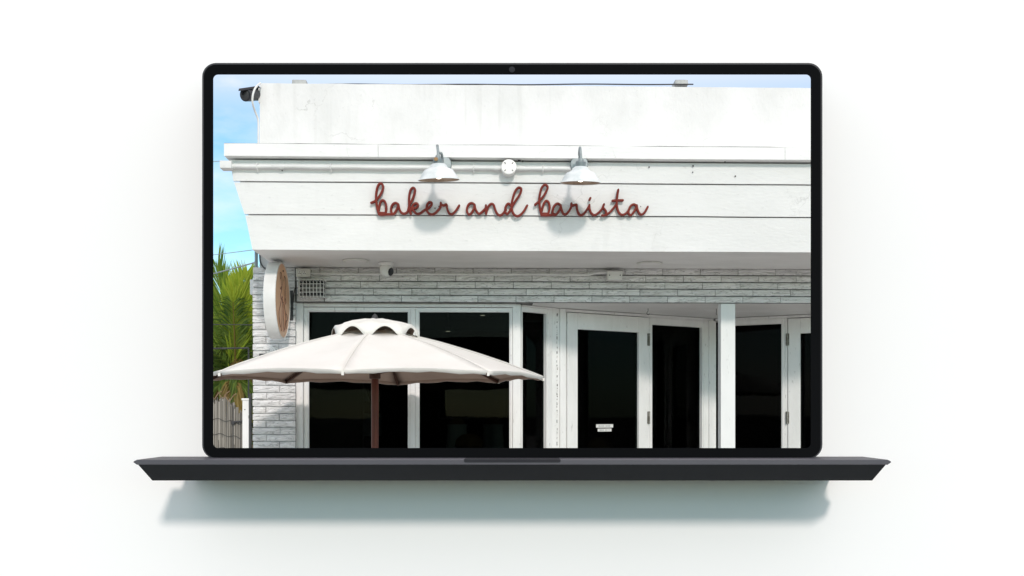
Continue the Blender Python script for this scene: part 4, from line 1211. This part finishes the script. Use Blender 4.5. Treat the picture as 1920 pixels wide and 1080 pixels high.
palm(440, YPM, 712, 'young coconut palm with bright upright fronds left of the brick pier', 3, [
    ('young_fronds', 'frond_young', 'frond_young', .010, [(457, 520, .1, .05, .30, .04), (472, 522, -.1, .1, .30, .05), (448, 545, -.2, .1, .25, .05), (430, 560, -.3, .2, .3, .1)]),
    ('fronds', 'frond', 'frond_young', .010, [(414, 498, .05, .1, .28, .03), (408, 515, .2, .1, .25, .03), (425, 530, .3, .15, .3, .05), (490, 560, .3, .5, .55, .25), (385, 570, .3, .6, .6, .3), (500, 600, .5, .8, .7, .4)]),
    ('front_frond', 'frond_dark', 'frond_dry', .014, [(433, 573, -.35, .12, .75, .55)]),
    ('old_fronds', 'frond_dark', 'frond', .010, [(380, 640, -.2, .8, .7, .5), (500, 650, .1, .8, .7, .5), (395, 600, .5, .7, .7, .5), (480, 590, .6, .7, .7, .4), (420, 640, .6, .9, .8, .5), (360, 700, .2, .9, .7, .6), (520, 690, .4, .9, .7, .6), (455, 620, .7, .6, .8, .4), (410, 720, -.35, 1.0, .55, .8), (460, 725, -.35, 1.0, .5, .8)]),
    ('dry_fronds', 'frond_dry', 'frond_dry', .009, [(470, 660, -.3, .9, .5, .7), (478, 700, -.25, 1.0, .5, .8), (400, 722, -.2, 1.0, .45, .8), (432, 730, -.45, 1.0, .4, .9), ])])
palm(392, 12.2, 690, 'darker palm behind the young one, partly hidden by the laptop edge', 8, [
    ('fronds', 'frond', 'frond', .010, [(360, 560, 0, .4, .5, .25), (405, 590, -.3, .5, .6, .3), (330, 600, .2, .7, .6, .4), (430, 620, .1, .8, .7, .4), (380, 580, .5, .6, .6, .3)]),
    ('old_fronds', 'frond_dark', 'frond_dark', .010, [(340, 690, -.3, .9, .7, .6), (440, 690, -.3, .9, .7, .6), (410, 660, -.6, .9, .7, .6), (370, 660, .3, .8, .7, .6), (425, 720, -.2, 1.0, .6, .7)]),
    ('dry_fronds', 'frond_dry', 'frond_dry', .010, [(405, 720, -.4, 1.0, .5, .8), (380, 740, -.3, 1.0, .5, .8), (415, 750, -.2, 1.0, .5, .8)])])
def bush(px, Y, zc, rx, rz, label, seed, mat, n):
    rnd = random.Random(seed)
    p = Vector((atx(px, Y), Y, 0))
    t = things_root('leafy_tree', p, label, 'tree', 'broadleaf trees beside the cafe')
    tr = MB()
    tr.tube([p, p + Vector((.05, .02, zc * .5)), p + Vector((.0, .05, zc))], [.09, .07, .04], 8)
    for i in range(7):
        a = rnd.uniform(0, 6.28)
        tr.tube([p + Vector((0, .03, zc * .6)), p + Vector((math.cos(a) * rx * .4, math.sin(a) * rx * .4, zc)), p + Vector((math.cos(a) * rx * .8, math.sin(a) * rx * .8, zc + rnd.uniform(-.3, .6) * rz))], [.04, .025, .008], 6)
    tr.obj('trunk', 'trunk', t, smooth=True)
    mb = MB()
    cl_ = [Vector((rnd.gauss(0, .5) * rx, rnd.gauss(0, .5) * rx, rnd.gauss(0, .5) * rz)) for _ in range(26)]
    for i in range(n):
        c = rnd.choice(cl_)
        q = p + Vector((0, 0, zc)) + c + Vector((rnd.gauss(0, .16), rnd.gauss(0, .16), rnd.gauss(0, .14)))
        d = Vector((rnd.gauss(0, 1), rnd.gauss(0, 1), rnd.gauss(-.2, .7))).normalized()
        s = d.cross(Vector((rnd.gauss(0, 1), rnd.gauss(0, 1), rnd.gauss(0, 1)))).normalized()
        l = rnd.uniform(.05, .11); w = l * .3
        mb.add([q, q + d * l * .5 + s * w, q + d * l, q + d * l * .5 - s * w], [(0, 1, 2, 3)])
    f = mb.obj('crown', mat, t); f['kind'] = 'stuff'
bush(404, 13.6, 2.35, .8, .45, 'olive-green broadleaf tree behind the palms at the far left', 21, 'leaf_olive', 6500)
bush(470, 14.2, 1.9, .9, .6, 'dark green broadleaf tree right behind the palm next to the pier', 22, 'leaf', 6500)
bush(300, 14.0, 2.2, 1.2, .9, 'broad dark tree at the far left behind the laptop bezel', 23, 'leaf', 6500)

# reed fence
YF = 9.0
rf = things_root('reed_fence', (atx(425, YF), YF, 0), 'weathered grey reed fence screen at the lower left', 'fence')
rnd = random.Random(5)
mb = MB()
x = atx(300, YF); xe = atx(453, YF)
ztop = lambda xx: atz(752, YF) - .10 * max(0, (xx - atx(425, YF)) / (xe - atx(425, YF))) ** 1.3 + .01 * math.sin(xx * 21)
while x < xe:
    r_ = rnd.uniform(.004, .0075)
    y = YF + rnd.uniform(-.008, .008)
    dx_ = rnd.uniform(-.02, .02)
    mb.tube([(x, y, 0), (x + dx_ * .5, y + rnd.uniform(-.006, .006), .8), (x + dx_, y, ztop(x) + rnd.uniform(-.035, .03))], r_, 5)
    x += r_ * .8
f = mb.obj('reeds', 'reed', rf); f['kind'] = 'stuff'
for zz in (.15, .45, .72, 1.0, 1.13, 1.25, 1.37, 1.50):
    pts = [Vector((atx(300, YF) + (xe - atx(300, YF)) * i / 40, YF - .017, zz + .009 * math.sin(i * .9 + zz * 9) - .05 * (i / 40) ** 4)) for i in range(41)]
    MB().tube(pts, .0022, 5).obj('binding_wire', 'dark', rf)
for px in (452.5, 438):
    xx = atx(px, YF)
    MB().tube([(xx, YF - .019, 0), (xx, YF - .019, ztop(xx) + .005)], .004, 5).obj('stake', 'dark', rf)
for px in (403, 419, 431):
    q = Vector((atx(px, YF), YF - .01, ztop(atx(px, YF)) + .01))
    MB().tube([q + Vector((-.045, 0, .06)), q + Vector((-.02, 0, .02)), q, q + Vector((.03, 0, .05)), q + Vector((.06, 0, .07))], .0045, 5).obj('twist_wire', 'trunk', rf)
MB().tube([at(434, 791, YF - .03), at(454, 790, YF - .03)], .008, 6).obj('latch', 'dark', rf)
MB().tube([at(434, 794, YF - .03), at(440, 794, YF - .03)], .009, 6).obj('latch', 'dark', rf)
YP = 8.6
wp = things_root('gate_post', (atx(460, YP), YP, 0), 'white painted wooden post between reed fence and brick pier', 'post')
mb = MB(); mb.box(atx(454.5, YP), atx(466, YP), YP, YP + .09, 0, atz(751, YP)); mb.obj('shaft', 'trim', wp, bevel=.003)
mb = MB(); mb.box(atx(453, YP), atx(467, YP), YP - .006, YP + .1, atz(751, YP) + .001, atz(747, YP)); mb.obj('cap', 'trim', wp, bevel=.003)
MB().lathe([(.005, 0), (.004, .004)], at(459, 768, YP), 8, rot_to((0, -1, 0))).obj('nail', 'dark', wp)
dp = things_root('drain_pipe', (atx(469, 8.3), 8.3, 0), 'dark grey drain pipe at the left edge of the brick pier', 'pipe')
MB().tube([(atx(469.3, 8.3), 8.3, 0), (atx(469.3, 8.3), 8.3, atz(738, 8.3))], .011, 10).obj('tube', 'dark', dp, smooth=True)
for zz in (.4, 1.5): MB().tube([(atx(469.3, 8.3), 8.3, zz), (atx(469.3, 8.3), 8.3, zz + .025)], .0145, 10).obj('collar', 'dark', dp, smooth=True)
rl = things_root('metal_frame', (atx(440, 9.2), 9.2, 0), 'thin black metal frame standing in front of the palm fronds', 'frame')
MB().tube([(atx(300, 9.2), 9.2, atz(656, 9.2)), at(466, 652.5, 9.2)], .008, 6).obj('top_rail', 'dark', rl)
MB().tube([at(466, 652.5, 9.2), (atx(466, 9.2), 9.2, 0)], .007, 6).obj('upright', 'dark', rl)
MB().tube([(atx(300, 9.2), 9.2, atz(609, 9.2)), at(473, 609, 9.2)], .004, 6).obj('upper_wire', 'dark', rl)
MB().tube([(atx(300, 9.2), 9.2, 0), (atx(300, 9.2), 9.2, atz(600, 9.2))], .008, 6).obj('upright', 'dark', rl)
# neighbour's meter box on the side wall
mbx = slab_at(MB(), 468.5, 476, 524, 552, 8.0, 8.2).obj('meter_box', 'pipe', None, at(472, 552, 8.1), bevel=.004)
tag(mbx, 'small white box on the side wall just left of the brick pier', 'box')

# overhead wires
for k, (a, b_, r_, lab) in enumerate(((at(300, 484, 16), at(482, 467.5, 9.0), .0035, 'upper thin overhead wire crossing the sky left of the canopy'),
                                      (at(300, 533, 14), at(482, 491, 8.0), .006, 'lower thicker overhead wire just above the palm crown'),
                                      (at(300, 306, 20), at(418, 301.5, 7.0), .003, 'faint overhead wire meeting the fascia conduit end box'))):
    pts = [a.lerp(b_, i / 24) - Vector((0, 0, .02 * math.sin(math.pi * i / 24))) for i in range(25)]
    tag(MB().tube(pts, r_, 6).obj('overhead_wire', 'galv', None, pts[-1], smooth=True), lab, 'wire', 'overhead wires')

# ------------------------------------------------------------------ the laptop and the white panel it is mounted on
DL, DW = 1.88, 2.08
lap = things_root('laptop', (0, 0, 0), 'large dark grey laptop mounted on the white panel, open screen framing the cafe', 'laptop')
lap.rotation_euler = (0, 0, -YAW)
ORG[lap.name] = Vector((0, 0, 0))
def lp(px, py, d): return Vector(((px - 960) / FPX * d, d, EYE + (HZ - py) / FPX * d))
base_z = lp(960, 901, 1.9).z
lap.location = (0, 0, 0)
def rrect(x0, x1, y0, y1, r, d, n=8):
    out = []
    for cx, cy, a in ((x1 - r, y0 + r, -90), (x1 - r, y1 - r, 0), (x0 + r, y1 - r, 90), (x0 + r, y0 + r, 180)):
        for i in range(n + 1):
            t = R(a + 90 * i / n)
            out.append(lp(cx + r * math.cos(t), cy + r * math.sin(t), d))
    return out
def ring_mesh(mb, of, inf, ob_, inb):
    n = len(of)
    k = len(mb.v)
    mb.v += of + inf + ob_ + inb
    for i in range(n):
        j = (i + 1) % n
        mb.f += [(k + i, k + n + i, k + n + j, k + j), (k + 2 * n + i, k + 2 * n + j, k + 3 * n + j, k + 3 * n + i),
                 (k + i, k + j, k + 2 * n + j, k + 2 * n + i), (k + n + i, k + 3 * n + i, k + 3 * n + j, k + n + j)]
    return mb
mb = MB()
ring_mesh(mb, rrect(382, 1539, 121, 858, 23, DL), rrect(400, 1520, 140, 840, 9, DL), rrect(382, 1539, 121, 858, 23, DL + .010), rrect(397, 1523, 137, 843, 9, DL + .010))
mb.obj('screen_bezel', 'bezel', lap)
mb = MB()
ring_mesh(mb, rrect(379, 1542, 118, 860, 26, DL + .0015), rrect(383, 1538, 122, 857, 23, DL + .0015), rrect(379, 1542, 118, 860, 26, DL + .016), rrect(388, 1532, 128, 852, 20, DL + .016))
mb.obj('lid_shell', 'lid_metal', lap)
mb = MB()
ring_mesh(mb, rrect(390, 1530, 130, 850, 14, DL + .0165), rrect(394, 1526, 134, 846, 10, DL + .0165), rrect(391, 1529, 131, 849, 14, DW + .004), rrect(393, 1527, 133, 847, 10, DW + .004))
mb.obj('wall_mount', 'bezel', lap)
MB().lathe([(.0055, 0), (.0055, .001), (.0025, .0012)], lp(960, 130.5, DL - .0005), 20, rot_to((0, -1, 0))).obj('webcam', 'notch', lap, smooth=True)
# base: deck, front lip, tapering underside
DB = 1.80
zh = lp(960, 858, DL).z
def bx(px): return (px - 960) / FPX * DB
xl, xr_ = bx(250), bx(1671)
zl0 = lp(960, 871.5, DB).z
mb = MB()
ch = .006
prof = [(xl, 0), (xl, 1)]
# octagonal front outline of the deck slab, extruded in depth
zt_, zb_ = zh - .0002, zl0
outl = [(xl + ch, zb_), (xr_ - ch, zb_), (xr_, zb_ + ch * .7), (xr_, zt_ - ch * .5), (xr_ - ch, zt_), (xl + ch, zt_), (xl, zt_ - ch * .5), (xl, zb_ + ch * .7)]
n = len(outl)
mb.v += [Vector((x, DB, z)) for x, z in outl] + [Vector((x, DL + .05, z)) for x, z in outl]
mb.f += [tuple(range(n)), tuple(n + i for i in reversed(range(n)))]
for i in range(n): mb.f.append((i, n + i, n + (i + 1) % n, (i + 1) % n))
dk = mb.obj('deck', 'deck_metal', lap, bevel=.001)
DU = 1.90
zu = lp(960, 901, DU).z
xa, xb2 = bx(257), bx(1663)
xc, xd = (285 - 960) / FPX * DU, (1636 - 960) / FPX * DU
mb = MB()
mb.hexa([Vector((xc, DU, zu)), Vector((xd, DU, zu)), Vector((xb2, DB + .004, zl0 - .0003)), Vector((xa, DB + .004, zl0 - .0003))],
        [Vector((xc, DU + .06, zu)), Vector((xd, DU + .06, zu)), Vector((xb2, DL + .05, zl0 - .0003)), Vector((xa, DL + .05, zl0 - .0003))])
mb.obj('underside', 'under_metal', lap, bevel=.001)
mb = MB(); mb.box(-.655, .655, DL + .0505, DW - .0005, 1.421, 1.4575); mb.obj('shadow_block', 'under_metal', lap)  # hidden block added to stop sun and darken the shadow under the base
# thumb notch in the lip
mb = MB()
zn0, zn1 = lp(960, 867, DB).z, zh + .0003
xn0, xn1 = bx(870), bx(1051)
pts2 = []
rr_ = (zn1 - zn0) * .5
for a in range(180, 271, 15): pts2.append((xn0 + rr_ + rr_ * math.cos(R(a)), zn0 + rr_ + rr_ * math.sin(R(a))))
for a in range(270, 361, 15): pts2.append((xn1 - rr_ + rr_ * math.cos(R(a)), zn0 + rr_ + rr_ * math.sin(R(a))))
pts2 += [(xn1, zn1), (xn0, zn1)]
n = len(pts2)
mb.v += [Vector((x, DB - .0006, z)) for x, z in pts2] + [Vector((x, DL - .012, z)) for x, z in pts2]
mb.f += [tuple(range(n)), tuple(n + i for i in reversed(range(n)))]
for i in range(n): mb.f.append((i, n + i, n + (i + 1) % n, (i + 1) % n))
mb.obj('thumb_notch', 'notch', lap)

# the white display panel: board with a cut-out, on four legs
dpn = things_root('display_panel', (0, 0, 0), 'plain white free-standing display panel behind the laptop', 'panel')
dpn.rotation_euler = (0, 0, -YAW)
ORG[dpn.name] = Vector((0, 0, 0))
mb = MB()
pxm = 320
ring_mesh(mb, rrect(-pxm, 1920 + pxm, -110, 1080 + 150, 3, DW), rrect(391, 1529, 131, 849, 12, DW), rrect(-pxm, 1920 + pxm, -110, 1080 + 150, 3, DW + .02), rrect(388, 1532, 128, 852, 12, DW + .02))
mb.obj('board', 'panel_white', dpn)
mb = MB()
ring_mesh(mb, rrect(-pxm + 4, 1916 + pxm, -106, 1226, 3, DW + .0205), rrect(386, 1534, 126, 854, 12, DW + .0205), rrect(-pxm + 4, 1916 + pxm, -106, 1226, 3, DW + .024), rrect(385, 1535, 125, 855, 12, DW + .024))
mb.obj('backing', 'black', dpn)  # unseen black sheet added so the panel's back does not reflect in the windows
zbot = lp(960, 1230, DW).z
for px in (-220, 560, 1360, 2140):
    x = (px - 960) / FPX * DW
    MB().box(x - .03, x + .03, DW + .0, DW + .02, -.13, zbot - .001).obj('leg', 'panel_white', dpn)
    MB().box(x - .04, x + .04, DW - .25, DW + .25, -.129, -.10).obj('foot', 'panel_white', dpn)
